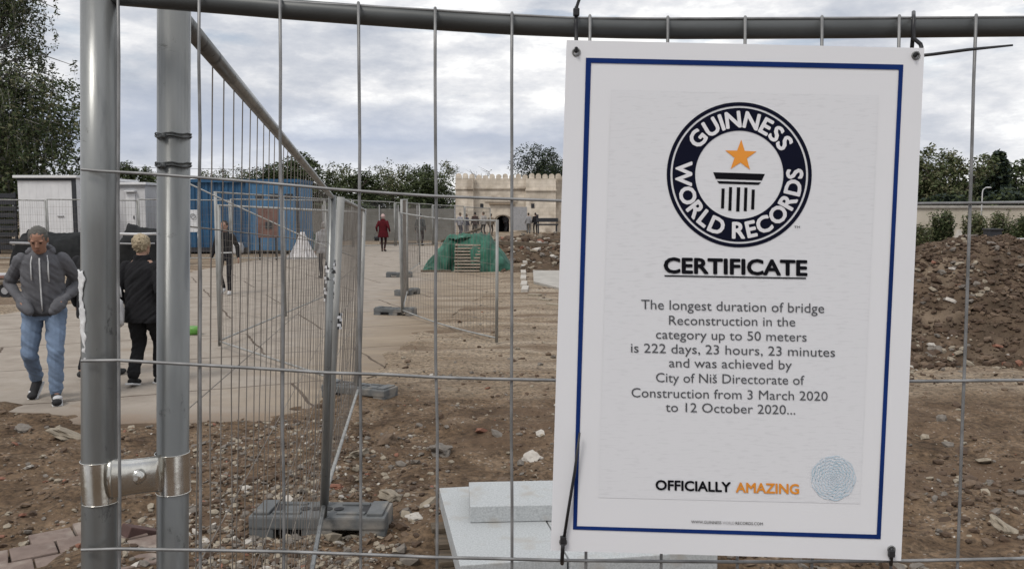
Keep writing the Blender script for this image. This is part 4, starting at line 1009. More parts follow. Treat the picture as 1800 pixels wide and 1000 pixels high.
t = thing('notice_board', 'white notice board with a grey ring by the blue container', 'sign', P(342, 408, 33)); mb = MB(); box_px(mb, 331, 350, 369, 408, 33, .05, .005); mb.build('panel', M['white'], t)
mb = MB(); c = P(339, 380, 32.96); mb.tube([c + Vector((.09 * math.cos(2 * math.pi * k / 20), 0, .09 * math.sin(2 * math.pi * k / 20))) for k in range(21)], .018, 6, False); mb.build('ring_mark', M['grey'], t)
for px in (333, 348): mb = MB(); a = P(px, 408, 33.05); mb.tube([(a.x, a.y, 0), (a.x, a.y, a.z + .05)], .03, 8); mb.build('leg', M['galv'], t)
t = thing('notice_board', 'rust brown board on legs in front of the blue container', 'sign', P(471, 430, 31.8)); mb = MB(); box_px(mb, 452, 489, 364, 418, 31.8, .08, .01); mb.build('panel', M['rust'], t)
for px in (456, 485): mb = MB(); a = P(px, 418, 31.9); mb.tube([(a.x, a.y, 0), (a.x, a.y, a.z + 1.1)], .035, 8); mb.build('leg', M['dark'], t)
mb = MB(); box_px(mb, 466, 478, 390, 402, 31.76, .05, .01); mb.build('emblem', M['dark'], t)

# black tarpaulin heaps in front of the cabins
def drape(label, name, px0, px1, ytop, ybot, y, dep, m, seed, cat, flatn=.6, lean=.3):
    x0, x1 = xat(px0, y), xat(px1, y); zt = zat(ytop, y); n, k = 60, 22; vs = []; o = Vector((seed * 3.3, 0, 0))
    for i in range(n + 1):
        s = i / n; x = x0 + (x1 - x0) * s; e = min(1, min(s, 1 - s) * 8) ** .6
        for j in range(k + 1):
            th = math.pi * j / k; c = math.cos(th); q = max(0, math.sin(th)) ** flatn
            h = zt * e * q * (1 + .16 * noise.fractal(Vector((x * .9, th, 0)) + o, .8, 2, 4)) - .03
            vs.append((x + .1 * noise.noise(Vector((x * 2, th * 3, 4)) + o), y + dep / 2 - dep / 2 * c * (.75 + .25 * e) + .12 * noise.noise(Vector((x * 1.6, th * 4, 9)) + o), h))
    mb = MB(); mb.add(vs, [(i * (k + 1) + j, i * (k + 1) + j + 1, (i + 1) * (k + 1) + j + 1, (i + 1) * (k + 1) + j) for i in range(n) for j in range(k)], True)
    return tag(mb.build(name, m), label, cat)
drape('long heap of site materials under black tarpaulin beside the white cabin', 'tarpaulin_heap', 8, 152, 409, 455, 28, 1.6, M['tarp_black'], 1, 'tarpaulin heap', .35)
drape('heap under black tarpaulin seen between the two steel posts', 'tarpaulin_heap', 196, 300, 402, 450, 27.5, 1.5, M['tarp_black'], 2, 'tarpaulin heap', .35)
for (x0, x1, py, yy, lb) in ((18, 84, 427, 27.75, 'pale pipe lying along the black tarpaulin heap behind the man'), (205, 275, 411, 27.3, 'white pipe lying along the tarpaulin heap between the steel posts'), (208, 272, 428, 27.2, 'thin grey pipe below the white pipe between the steel posts')):
    mb = MB(); mb.tube([P(x0, py, yy), P((x0 + x1) / 2, py + 1, yy), P(x1, py, yy)], .045 if 'thin' not in lb else .028, 8); tag(mb.build('pipe', M['grey'] if 'behind the man' in lb or 'thin' in lb else M['offwhite']), lb, 'pipe')
# dark slatted fence at the far left
t = thing('slatted_fence', 'dark slatted timber fence left of the white cabin', 'fence', (xat(-40, 36), 36, 0))
for k in range(9): mb = MB(); z = .3 + k * .27; mb.bbox(((xat(-60, 36) + xat(30, 36)) / 2, 36, z), (xat(30, 36) - xat(-60, 36), .05, .19), None, .005); mb.build('slat', M['dark'], t)
for px in (-40, -5, 27): mb = MB(); mb.bbox((xat(px, 36), 36.06, 1.3), (.1, .06, 2.6), None, .005); mb.build('post', M['dark'], t)
# plank stack and junk at the left
rnd = random.Random(12)
pl = [(0, 482, .30, 'pale grey plank on top of the plank stack left of the man'), (-12, 488, .24, 'reddish plank in the plank stack left of the man'), (6, 492, .17, 'dark plank in the middle of the stack left of the man'), (-5, 498, .1, 'grey plank at the bottom of the stack left of the man'), (20, 520, .03, 'long brown plank lying on the ground behind the man'), (95, 505, .03, 'short brown plank lying at the pavement edge behind the man')]
for i, (px, py, z, lb) in enumerate(pl):
    g = G(px, py, z); mb = MB(); mb.bbox((g.x - .6, g.y, z), (2.6 if i < 5 else 1.4, .28, .05), Matrix.Rotation(R(rnd.uniform(-7, 9)), 3, 'Z') @ Matrix.Rotation(R(rnd.uniform(-1.5, 1.5)), 3, 'Y'), .006)
    tag(mb.build('plank', [M['offwhite'], M['rust'], M['timber_old'], M['plank'], M['plank'], M['plank']][i]), lb, 'plank', 'planks left of the man')
t = thing('hand_cart', 'small low hand cart with a grey wheel beside the planks left of the man', 'cart', G(12, 524))
g = G(12, 524); mb = MB(); mb.tube([(g.x, g.y - .05, .16), (g.x, g.y + .03, .16)], .15, 18); wh = mb.build('wheel', M['black_plastic'], t)
mb = MB(); mb.tube([(g.x, g.y - .065, .16), (g.x, g.y - .045, .16)], .075, 14); mb.build('rim', M['grey'], wh)
mb = MB(); mb.bbox((g.x - .5, g.y + .2, .32), (1.3, .6, .06), None, .01); mb.build('deck', M['timber_old'], t)
mb = MB(); mb.tube([(g.x + .15, g.y + .2, .34), (g.x + .5, g.y + .2, .42)], .02, 8); mb.build('handle', M['dark'], t)

# stacked brick pavers behind post 2
t = thing('brick_stack', 'low stack of reddish paving bricks in front of the blue container', 'brick stack', G(352, 446)); g = G(352, 446)
mb = MB(); rnd = random.Random(4)
for r_ in range(6):
    for k in range(9): mb.bbox((g.x - 1.0 + k * .235 + (r_ % 2) * .06, g.y + rnd.uniform(-.02, .02), .12 + r_ * .125), (.225, .4, .115), None, .01)
mb.build('bricks', mat('stacked_brick', (.15, .10, .09), (.11, .085, .08), rough=.9, scale=3), t)
mb = MB(); mb.bbox((g.x, g.y, .03), (2.2, .5, .06), None, .01); mb.build('pallet', M['timber_old'], t)
# grey white rubbish sacks
for i, (px, py, w, lb) in enumerate(((418, 448, .55, 'grey white builders sack left of the rust brown board'), (497, 446, .5, 'small pale sack under the rust brown board'), (440, 446, .5, 'pale builders sack next to the rust brown board'))):
    g = G(px, py); bagthing(lb, Vector((g.x, g.y, 0)), (w, w * .9, w * 1.1), M['offwhite'], False)
# white draped cone with green netting behind
def cone():
    y = G(531, 455).y; x = xat(531, y); zt = zat(408, y); n = 48; rings = []
    for i in range(15):
        s = i / 14; ring = []
        for k in range(n):
            a = 2 * math.pi * k / n; f = 1 + (.05 + .17 * (1 - s)) * math.sin(9 * a + 1.5 * math.sin(2 * a)) * (1 - s * .6); r = (.10 + .38 * (1 - s) ** 1.25) * f
            ring.append((x + r * math.cos(a) + .05 * (1 - s) * math.sin(3 * a), y + r * math.sin(a), zt * s))
        rings.append(ring)
    mb = MB(); mb.loft(rings); tag(mb.build('draped_sheet', mat('white_sheet', (.68, .66, .66), (.6, .58, .58), rough=.7)), 'white pleated sheet draped like a cone beside the blue container', 'sheet')
cone()
def netting(label, px, py, w, h, seed, m='tarp_green'):
    g = G(px, py); rnd = random.Random(seed); mb = MB(); n = 26
    vs = []
    for i in range(n + 1):
        for j in range(n + 1):
            u, v = i / n * 2 - 1, j / n * 2 - 1; d = math.sqrt(u * u + v * v); k = max(0, 1 - d ** 1.6)
            vs.append((g.x + u * w / 2, g.y + v * w * .35, h * k ** .7 * (1 + .5 * noise.fractal(Vector((u * 3, v * 3, seed)), .7, 2, 4)) - .02))
    mb.add(vs, [(i * (n + 1) + j, (i + 1) * (n + 1) + j, (i + 1) * (n + 1) + j + 1, i * (n + 1) + j + 1) for i in range(n) for j in range(n)], False)
    tag(mb.build('netting', M[m]), label, 'netting')
netting('crumpled heap of green netting behind the white draped cone', 530, 440, 2.0, 1.1, 3)
# leafy dark shrubs of green net removed; far grey wall behind the fences
t = thing('site_hoarding', 'long grey hoarding behind the far mesh fences', 'hoarding', (-9, 52, 0)); x0, x1 = xat(535, 52), xat(800, 52)
for k in range(8): mb = MB(); w = (x1 - x0) / 8; mb.bbox((x0 + (k + .5) * w, 52, 1.02), (w - .04, .06, 1.9), None, .006); mb.build('panel', mat('hoarding_grey', (.17, .165, .15), (.12, .115, .10), rough=.85, scale=1.5), t)
for k in range(9): mb = MB(); mb.bbox((x0 + k * w, 51.93, 1.1), (.08, .08, 2.2), None, .006); mb.build('post', M['grey'], t)

# ------------------------------------------------------------------ green tarpaulin shelter
def green():
    cx, y = xat(822, 25.5), 25.5; t = thing('tarpaulin_shelter', 'low mound covered by green tarpaulin with a slatted timber front', 'tarpaulin heap', (cx, y, 0))
    W = 2.85; H_ = 1.08; n, k = 110, 44; vs = []
    for i in range(n + 1):
        s = i / n * 2 - 1
        for j in range(k + 1):
            th = math.pi * j / k; e = min(1, max(0, 1 - abs(s)) / .58) ** .85
            r = 1 + .10 * noise.fractal(Vector((s * 3.2, th * 1.6, 3)), .8, 2, 4) - .16 * abs(noise.noise(Vector((s * 6 + th * .8, th * 1.1, 5)))) - .08 * abs(noise.noise(Vector((s * 14 - th, th * 2, 8)))) + .08
            z = H_ * e * max(0, math.sin(th)) ** .75 * r - .03; yy = y + .9 - .95 * math.cos(th) * (.35 + .65 * e) + .1 * noise.noise(Vector((s * 6, th * 3, 7)))
            x = cx + s * W / 2 + .06 * noise.noise(Vector((s * 5, th * 2, 1)))
            if -.45 < s < .1 and th < 1.1: yy += .22 * min(1, (.45 + s) * 9, (.1 - s) * 9)
            vs.append((x, yy, z))
    mb = MB(); mb.add(vs, [(i * (k + 1) + j, i * (k + 1) + j + 1, (i + 1) * (k + 1) + j + 1, (i + 1) * (k + 1) + j) for i in range(n) for j in range(k)], True); mb.build('tarpaulin', M['tarp_green'], t)
    xa, xb = xat(796, 25), xat(842, 25)
    for q in range(9):
        z = .05 + q * .093; mb = MB(); mb.bbox(((xa + xb) / 2 + .01 * (q % 3), y - .16 + q * .045, z), (xb - xa, .09, .045), Matrix.Rotation(R(.6 * (-1) ** q), 3, 'Y'), .006); mb.build('slat', mat('pale_slat', (.34, .29, .235), (.22, .18, .14), rough=.9, scale=5, stretch=(1, 8, 8)) if q == 0 else bpy.data.materials['pale_slat'], t)
    for x in (xa + .06, xb - .06): mb = MB(); mb.tube([(x, y - .1, 0), (x, y + .30, .84)], .035, 8); mb.build('bearer', M['timber_old'], t)
    p0, p1 = P(775, 424, y + 1), P(845, 402, y + 1.2); mb = MB(); mb.tube([p0, p1], .04, 8); mb.build('ridge_pole', M['timber_old'], t)
    mb = MB(); mb.bbox((cx - .95, y - .02, .03), (.9, .12, .06), None, .01); mb.build('weight_board', M['timber_old'], t)
green()
# white kerb stones in a line right of it
for i, (px, py) in enumerate(((922, 463), (921, 472), (920, 482), (920, 492), (921, 503), (923, 512))):
    g = G(px, py); mb = MB(); mb.bbox((g.x, g.y, .05), (.15, .9 + .25 * (6 - i) / 6, .09), Matrix.Rotation(R(2 - i), 3, 'Z'), .012); tag(mb.build('kerb_stone', M['st_e']), 'dusty white kerb stone in the line right of the green tarpaulin', 'kerb stone', 'white kerb stones in a line')
for i, (px, py, lb) in enumerate(((940, 522, 'first loose pale kerb stone beyond the end of the white line'), (957, 531, 'middle loose pale kerb stone near the certificate edge'), (974, 540, 'last loose pale kerb stone, touching the certificate edge in view'))):
    g = G(px, py); mb = MB(); mb.bbox((g.x, g.y, .03), (.3, .14, .08), Matrix.Rotation(R(-38), 3, 'Z'), .01); tag(mb.build('kerb_stone', M['st_a']), lb, 'kerb stone')
mb = MB(); pts = [G(936, 462), G(1150, 464), G(1180, 520), G(985, 512), G(938, 500)]; n = 5; mb.add([(p.x, p.y, .075) for p in pts] + [(p.x, p.y, -.1) for p in pts], [tuple(range(5))] + [(i, n + i, n + (i + 1) % n, (i + 1) % n) for i in range(n)]); tag(mb.build('concrete_path', M['concrete']), kind='structure')

# ------------------------------------------------------------------ earth heaps
def heap(name, label, cx, cy, rx, ry, h, seed, nst, w, n=90, kind=None, rr=(.02, .1), parts=True, sk=1.0):
    def hz(x, y):
        u, v = (x - cx) / rx, (y - cy) / ry; d = math.sqrt(u * u + v * v); a = math.atan2(v, u)
        d *= 1 + .14 * noise.noise(Vector((math.cos(a) * 1.5, math.sin(a) * 1.5, seed)))
        if d >= 1.15: return -.12
        k = max(0, 1 - d); k = (k * k * (3 - 2 * k)) ** .62 if d < 1 else -.1 * (d - 1)
        q = Vector((x, y, seed)); return h * k * (1 + .16 * noise.noise(q * .8)) + (.10 * noise.fractal(q * 1.7, .7, 2, 4) + .05 * noise.fractal(q * 6, .8, 2, 3)) * min(1, k * 4) * sk - .02
    t = thing(name, label, 'earth heap', (cx, cy, 0)); vs = []
    for i in range(n + 1):
        for j in range(n + 1):
            x, y = cx + (i / n * 2 - 1) * rx * 1.15, cy + (j / n * 2 - 1) * ry * 1.15; vs.append((x, y, hz(x, y)))
    mb = MB(); mb.add(vs, [(i * (n + 1) + j, (i + 1) * (n + 1) + j, (i + 1) * (n + 1) + j + 1, i * (n + 1) + j + 1) for i in range(n) for j in range(n)], True)
    mb.build('soil', M['dirt_heap'], t)
    rnd = random.Random(seed); mb = MB()
    for i in range(nst):
        a = rnd.uniform(0, 2 * math.pi) if rnd.random() < .2 else rnd.uniform(math.pi * .95, 2.05 * math.pi); d = rnd.random() ** .6 * 1.04; x, y = cx + rx * d * math.cos(a), cy + ry * d * math.sin(a)
        r = rr[0] + (rr[1] - rr[0]) * rnd.random() ** 3; z = hz(x, y)
        bare = nst > 1000 and noise.fractal(Vector((x * 1.1, y * 1.1, 2)), .8, 2, 3) < rnd.uniform(-.4, .5) - .9 * (d - .66)
        if z < -.05: z = ground_h(x, y)
        mb.m = rnd.choices(range(6), w)[0] if not bare else rnd.choice((2, 5, 5, 5)); mb.stone((x, y, z + r * .2), r * (.7 if bare else 1), rnd, 1, .85)
    o = mb.build('stones', STONES, t); o['kind'] = 'stuff'
M['dirt_heap'] = mat('heap_soil', (.105, .075, .052), (.055, .04, .028), rough=.95, scale=3, detail=10, bump=.05, bscale=14, c3=(.165, .125, .09), s3=1.3, f3=.58, spec=.1)
heap('soil_heap', 'big heap of brown soil and broken stone right of the certificate', 7.1, 13.1, 4.6, 4.1, 1.34, 5, 21000, (2.4, 3, 6, .25, .35, 10), 150, rr=(.010, .062))
heap('soil_heap', 'low brown heap of debris behind the green tarpaulin', xat(905, 36), 36, 3.0, 2.6, .7, 8, 420, (3, 3, 6, 2, .6, 5), 50, rr=(.05, .22))
heap('soil_heap', 'low earth heap between green tarpaulin and certificate', xat(965, 31), 31, 2.6, 1.7, .5, 11, 300, (3, 3, 5, .5, .6, 5), 50, rr=(.04, .16))
heap('soil_heap', 'distant earth heap in front of the gate tower', xat(990, 52), 52, 5.0, 2.5, .5, 14, 160, (3, 3, 5, .5, .6, 5), 40, rr=(.06, .25))
heap('soil_heap', 'small sandy heap with rubble right of the white kerb stones', xat(1000, 26), 26, 2.4, 1.2, .3, 17, 160, (3, 3, 5, .5, .6, 5), 40, rr=(.03, .12))
rnd = random.Random(77)
for i, (px, py, z, ln, lb) in enumerate(((955, 424, .42, 3.2, 'long brown timber beam lying on the distant earth heap'), (905, 428, .6, 2.4, 'dark timber beam on the debris behind the green tarpaulin'), (965, 431, .4, 2.6, 'pale timber board in front of the distant earth heap'), (700, 428, .05, 2.0, 'dark board lying behind the line of fence posts'))):
    g = G(px, py, z); mb = MB(); mb.bbox(g, (ln, .2, .14), Matrix.Rotation(R(rnd.uniform(-15, 15)), 3, 'Z') @ Matrix.Rotation(R(rnd.uniform(-4, 4)), 3, 'Y'), .01); tag(mb.build('timber_beam', M['timber_old'] if i != 2 else M['st_e']), lb, 'timber')

# ------------------------------------------------------------------ stone gate
def stone_mat():
    m = mat('pale_gate_stone', (.66, .60, .52), (.44, .39, .325), rough=.9, scale=1.1, detail=12, c3=(.32, .27, .22), s3=.7, f3=.6); t = m.node_tree; b = t.nodes['Principled BSDF']; src = b.inputs['Base Color'].links[0].from_socket
    co = t.nodes.new('ShaderNodeTexCoord'); mp = t.nodes.new('ShaderNodeMapping'); mp.inputs['Rotation'].default_value = (R(90), 0, 0); t.links.new(co.outputs['Object'], mp.inputs[0])
    br = t.nodes.new('ShaderNodeTexBrick'); br.inputs['Scale'].default_value = 1; br.inputs['Brick Width'].default_value = .62; br.inputs['Row Height'].default_value = .3; br.inputs['Mortar Size'].default_value = .018
    br.inputs['Color1'].default_value = (1.08, 1.05, 1.0, 1); br.inputs['Color2'].default_value = (.84, .82, .8, 1); br.inputs['Mortar'].default_value = (.6, .58, .55, 1); t.links.new(mp.outputs[0], br.inputs['Vector'])
    n = t.nodes.new('ShaderNodeMix'); n.data_type = 'RGBA'; n.blend_type = 'MULTIPLY'; n.inputs[0].default_value = .4; t.links.new(src, n.inputs[6]); t.links.new(br.outputs[0], n.inputs[7]); t.links.new(n.outputs[2], b.inputs['Base Color']); return m
def gate():
    y = 75; Sm = stone_mat(); X = lambda px: xat(px, y); Zy = lambda py: zat(py, y)
    t = thing('stone_gate', 'old pale stone fortress gate with battlements and arched doorway', 'gate', (X(885), y, 0)); zt = Zy(314); dep = 4.0
    xa0, xa1 = X(873), X(895); xc = (xa0 + xa1) / 2; ra = (xa1 - xa0) / 2; zs = Zy(388)
    mb = MB()
    mb.box(((X(802) + xa0) / 2, y + dep / 2, zt / 2), (xa0 - X(802), dep, zt)); mb.box(((xa1 + X(1000)) / 2, y + dep / 2, zt / 2), (X(1000) - xa1, dep, zt))
    n = 12; arc = [(xc + ra * math.cos(math.pi - math.pi * k / n), zs + ra * .8 * math.sin(math.pi * k / n)) for k in range(n + 1)]
    for k in range(n):
        (xa, za), (xb, zb) = arc[k], arc[k + 1]
        mb.add([(xa, y, za), (xb, y, zb), (xb, y, zt), (xa, y, zt), (xa, y + dep, za), (xb, y + dep, zb)], [(0, 1, 2, 3), (0, 4, 5, 1)])
    mb.build('wall', Sm, t)
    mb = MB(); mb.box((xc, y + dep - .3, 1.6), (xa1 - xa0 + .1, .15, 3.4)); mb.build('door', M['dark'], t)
    # arch frame and lintel
    mb = MB(); r0, r1 = ra * 1.5, ra * 1.85; base = zs - .1; pr = []
    for k in range(n + 1): a = math.pi - math.pi * k / n; pr.append((xc + r1 * math.cos(a), base + r1 * .75 * math.sin(a)))
    for k in range(n + 1): a = math.pi * k / n; pr.append((xc + r0 * math.cos(a), base + r0 * .75 * math.sin(a)))
    mb.prism(pr, y - .18, y + .01); mb.build('arch_frame', Sm, t)
    mb = MB(); mb.box((X(882), y - .12, Zy(358)), (X(902) - X(858), .26, .14)); mb.build('lintel', mat('dark_lintel_stone', (.28, .22, .16), rough=.9), t)  # lintel in a darker brown than the gate wall
    mb = MB(); mb.box((X(880), y - .05, Zy(353)), (X(906) - X(850), .12, .18)); mb.build('panel_frame', Sm, t)
    # flanking turrets and cornices
    for x0, x1, pj in ((802, 833, .8), (924, 976, .8)):
        mb = MB(); mb.box(((X(x0) + X(x1)) / 2, y - pj / 2 + .002, (zt - .05) / 2), (X(x1) - X(x0), pj, zt - .05)); mb.build('tower', Sm, t)
    mb = MB(); mb.box(((X(834) + X(923)) / 2, y - .07, Zy(331)), (X(923) - X(834), .16, .12)); mb.box((X(950), y - .86, Zy(335)), (X(977) - X(923), .14, .12)); mb.box((X(817.5), y - .86, Zy(332)), (X(834) - X(801), .12, .12)); mb.build('cornice', Sm, t)
    mb = MB(); pm = 11.5; px = 803; rg = random.Random(6)
    while px < 998:
        pj = .8 if px < 833 else (.8 if 922 < px < 976 else 0); hk = rg.uniform(.75, 1.2); w = X(px + 9.4) - X(px); c = X(px + 4.7)
        pts = [(c - w / 2, zt - .06), (c + w / 2, zt - .06), (c + w / 2, zt + .2 * hk), (c + w * .36, zt + .33 * hk), (c + w * .1, zt + .38 * hk), (c - w * .1, zt + .38 * hk), (c - w * .36, zt + .33 * hk), (c - w / 2, zt + .2 * hk)]
        mb.prism(pts, y - pj - .02, y - pj + .5); px += pm
    mb.build('parapet', Sm, t)
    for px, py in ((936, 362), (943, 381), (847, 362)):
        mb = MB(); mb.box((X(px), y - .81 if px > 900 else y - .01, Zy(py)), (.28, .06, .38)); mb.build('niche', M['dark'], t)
    mb = MB(); mb.box((xat(912, y), y - 1.4, 1.2), (1.4, .06, 2.0)); tag(mb.build('hoarding_sheet', M['grey']), 'pale sheet standing right of the gate doorway', 'hoarding')
    mb = MB(); mb.box((xat(985, y), y + .3, zt / 2 - .2), (2.4, .4, zt - .5))
gate()
g = G(962, 413, 0); t = thing('bench', 'dark bench at the foot of the gate tower', 'bench', g)
mb = MB(); mb.bbox((g.x, g.y, .8), (1.7, .5, .12), None, .02); mb.build('seat', M['dark'], t)
mb = MB(); mb.bbox((g.x, g.y + .25, 1.15), (1.7, .08, .3), None, .02); mb.build('backrest', M['dark'], t)
for k in (-.7, .7): mb = MB(); mb.bbox((g.x + k, g.y, .38), (.1, .45, .76), None, .01); mb.build('leg', M['dark'], t)

# ------------------------------------------------------------------ trees
def leaf_cluster(mb, c, r, n, sz, rnd, squash=.8, droop=0):
    for i in range(n):
        d = Vector((rnd.gauss(0, 1), rnd.gauss(0, 1), rnd.gauss(0, 1) * squash)); d = d.normalized() * r * rnd.random() ** .45
        p = Vector(c) + d; s = sz * rnd.uniform(.6, 1.3)
        a = Vector((rnd.gauss(0, 1), rnd.gauss(0, 1), rnd.gauss(0, .6) - droop)).normalized(); b = a.cross(Vector((rnd.gauss(0, 1), rnd.gauss(0, 1), rnd.gauss(0, 1)))).normalized()
        mb.m = rnd.choices((0, 1, 2), mb.w)[0]
        mb.add([p - a * s, p + b * s * .45 + a * s * .1, p + a * s, p - b * s * .45 + a * .1 * s], [(0, 1, 2, 3)])
def tree_mesh(kind, H, W, seed):
    rnd = random.Random(seed); tr = MB(); cr = MB(); cr.w = (5, 4, 1.2)
    def branch(p, d, l, r, lev, ends):
        pts = [p]; q = p.copy(); dd = d.copy()
        for k in range(4):
            dd = (dd + Vector((rnd.gauss(0, .16), rnd.gauss(0, .16), rnd.gauss(0, .1) + .06))).normalized(); q = q + dd * l / 4; pts.append(q.copy())
        tr.tube(pts, [r * (1 - .16 * k) for k in range(5)], 6 if lev else 9, False)
        if lev < 3:
            for k in range(rnd.randint(2, 4) if lev else rnd.randint(5, 7)):
                i = rnd.randint(2, 4); a = rnd.uniform(0, 2 * math.pi); sp = .9 if lev else .8
                nd = (dd * .55 + Vector((math.cos(a) * sp, math.sin(a) * sp, rnd.uniform(-.1, .5)))).normalized(); branch(pts[i], nd, l * rnd.uniform(.45, .68), r * .5, lev + 1, ends)
        else: ends.append(q)
    ends = []
    if kind == 'conifer':
        tr.tube([(0, 0, 0), (0, 0, H * .5), (0, 0, H)], [.16, .1, .02], 8); z = H * .08
        while z < H * .99:
            f = 1 - z / H; rr = W / 2 * f ** .8 * rnd.uniform(.8, 1.12) + .12
            for k in range(int(5 + 8 * f)):
                a = rnd.uniform(0, 6.3); L_ = rr * rnd.uniform(.7, 1.1)
                for s in (.3, .55, .8, 1.0): leaf_cluster(cr, (math.cos(a) * L_ * s, math.sin(a) * L_ * s, z - .25 * L_ * s + rnd.uniform(-.08, .08)), .22, 9, .19, rnd, .4, .3)
            z += H * .042
        mats = [M['needle'], M['leaf1'], M['leaf1']]
    elif kind == 'birch':
        pts = [Vector((.0, 0, 0)), Vector((.15, 0, H * .3)), Vector((-.1, .1, H * .6)), Vector((.1, 0, H * .95))]; tr.tube(pts, [.28, .2, .13, .03], 10)
        cr.w = (4, 4, 2)
        for i in range(190):
            z = H * (.14 + .86 * rnd.random() ** .8); a = rnd.uniform(0, 6.3); ww = W / 2 * (1 - .45 * max(0, z / H - .45) / .55) * (.75 + .25 * min(1, z / H / .2)); L_ = ww * rnd.uniform(.35, 1.05)
            p0 = Vector((0, 0, z - .3)); p1 = Vector((math.cos(a) * L_ * .6, math.sin(a) * L_ * .6, z + .35)); p2 = Vector((math.cos(a) * L_, math.sin(a) * L_, z))
            tr.tube([p0, p1, p2], [.045, .028, .012], 5, False)
            dens = 1.0 if z < H * .52 else .5
            for q in range(int(7 * dens) + 1):
                s = rnd.uniform(.3, 1); b = p0.lerp(p2, s) + Vector((rnd.gauss(0, .35), rnd.gauss(0, .35), .25)); ln = rnd.uniform(.5, 1.7); e = b + Vector((rnd.gauss(0, .12), rnd.gauss(0, .12), -ln)); tr.tube([b, b.lerp(e, .5) + Vector((.04, 0, 0)), e], [.009, .007, .004], 4, False)
                for k in range(int(ln * 6)): leaf_cluster(cr, b.lerp(e, (k + rnd.random()) / (ln * 6)), .2, 6, .085, rnd, 1.2, .6)
        for i in range(760): # dense lower, darker mass of foliage
            a = rnd.uniform(0, 6.3); z = H * (.06 + .52 * rnd.random()); L_ = W / 2 * math.sqrt(rnd.random()) * (1.02 - .25 * max(0, z / H - .4)); leaf_cluster(cr, (math.cos(a) * L_, math.sin(a) * L_, z), .55, 26, .10, rnd, .9, .3)
        mats = [M['leaf1'], M['leaf2'], M['leaf3']]
    else:
        spars = {'round': 1, 'dense': 1.15, 'airy': .75, 'bare': .16, 'sparse': .42}[kind]
        branch(Vector((0, 0, 0)), Vector((0, 0, 1)), H * .46, H * .028, 0, ends)
        # fit the branch ends to the crown envelope
        nb = int(46 * spars) + 8
        lob = [(Vector((rnd.uniform(-.5, .5) * W * .75, rnd.uniform(-.5, .5) * W * .6, H * rnd.uniform(.36, .80))), rnd.uniform(.2, .34) * W) for k in range(9)]
        lob.append((Vector((rnd.uniform(-.1, .1) * W, 0, H * .84)), W * .2)); lob += [(Vector((x * W * .3, 0, H * .22)), W * .28) for x in (-1, 0, 1)]
        if kind in ('bare', 'sparse'):
            for e in ends: 
                leaf_cluster(cr, e, .35, int(3 + 9 * spars), .10, rnd)
                for k in range(3): tr.tube([e, e + Vector((rnd.gauss(0, .5), rnd.gauss(0, .5), rnd.uniform(.1, .7)))], [.02, .008], 4, False)
        for c, r in lob:
            if kind == 'bare': break
            for k in range(nb // 2):
                d = Vector((rnd.gauss(0, 1), rnd.gauss(0, 1), rnd.gauss(0, 1))).normalized() * r * rnd.uniform(.55, 1.08); p = c + d
                if p.z < .2: continue
                leaf_cluster(cr, p, r * .30 + .14, int(34 * (spars if spars > .5 else .6)), .135 if spars > .5 else .12, rnd)
        mats = {'round': [M['leaf1'], M['leaf2'], M['leaf2']], 'dense': [M['needle'], M['leaf1'], M['leaf1']], 'airy': [M['leaf2'], M['leaf3'], M['leaf2']], 'bare': [M['leaf3'], M['leaf4'], M['leaf4']], 'sparse': [M['leaf2'], M['leaf3'], M['leaf4']]}[kind]
    return tr, cr, mats
_protos = {}
def tree(label, kind, px, ytop, wpx, y, group='trees beyond the building site', seed=0, H0=None, rz=0):
    x = xat(px, y); H = zat(ytop, y) if H0 is None else H0; W = wpx / F * y; key = (kind, seed)
    if key not in _protos:
        t = thing('tree', label, 'tree', (x, y, 0), group); tr, cr, mats = tree_mesh(kind, H, W, seed + 11)
        tr.build('trunk', M['bark_pale'] if kind == 'birch' else M['bark'], t, True); cr.build('crown', mats, t, True); _protos[key] = (t, H, W)
    else:
        p, h0, w0 = _protos[key]; t = copy_tree(p); t.location = (x, y, 0); t.scale = (W / w0, W / w0, H / h0); t['label'] = label
    t.rotation_euler = (0, 0, rz); return t
tree('tall birch with drooping dark foliage above the white cabin', 'birch', 8, 0, 300, 40, 'trees beyond the building site', 0, 13.5)
tree('thin drooping birch at the left edge behind the tall one', 'birch', -190, 0, 220, 44, 'trees beyond the building site', 0, 14.5, 1.4)
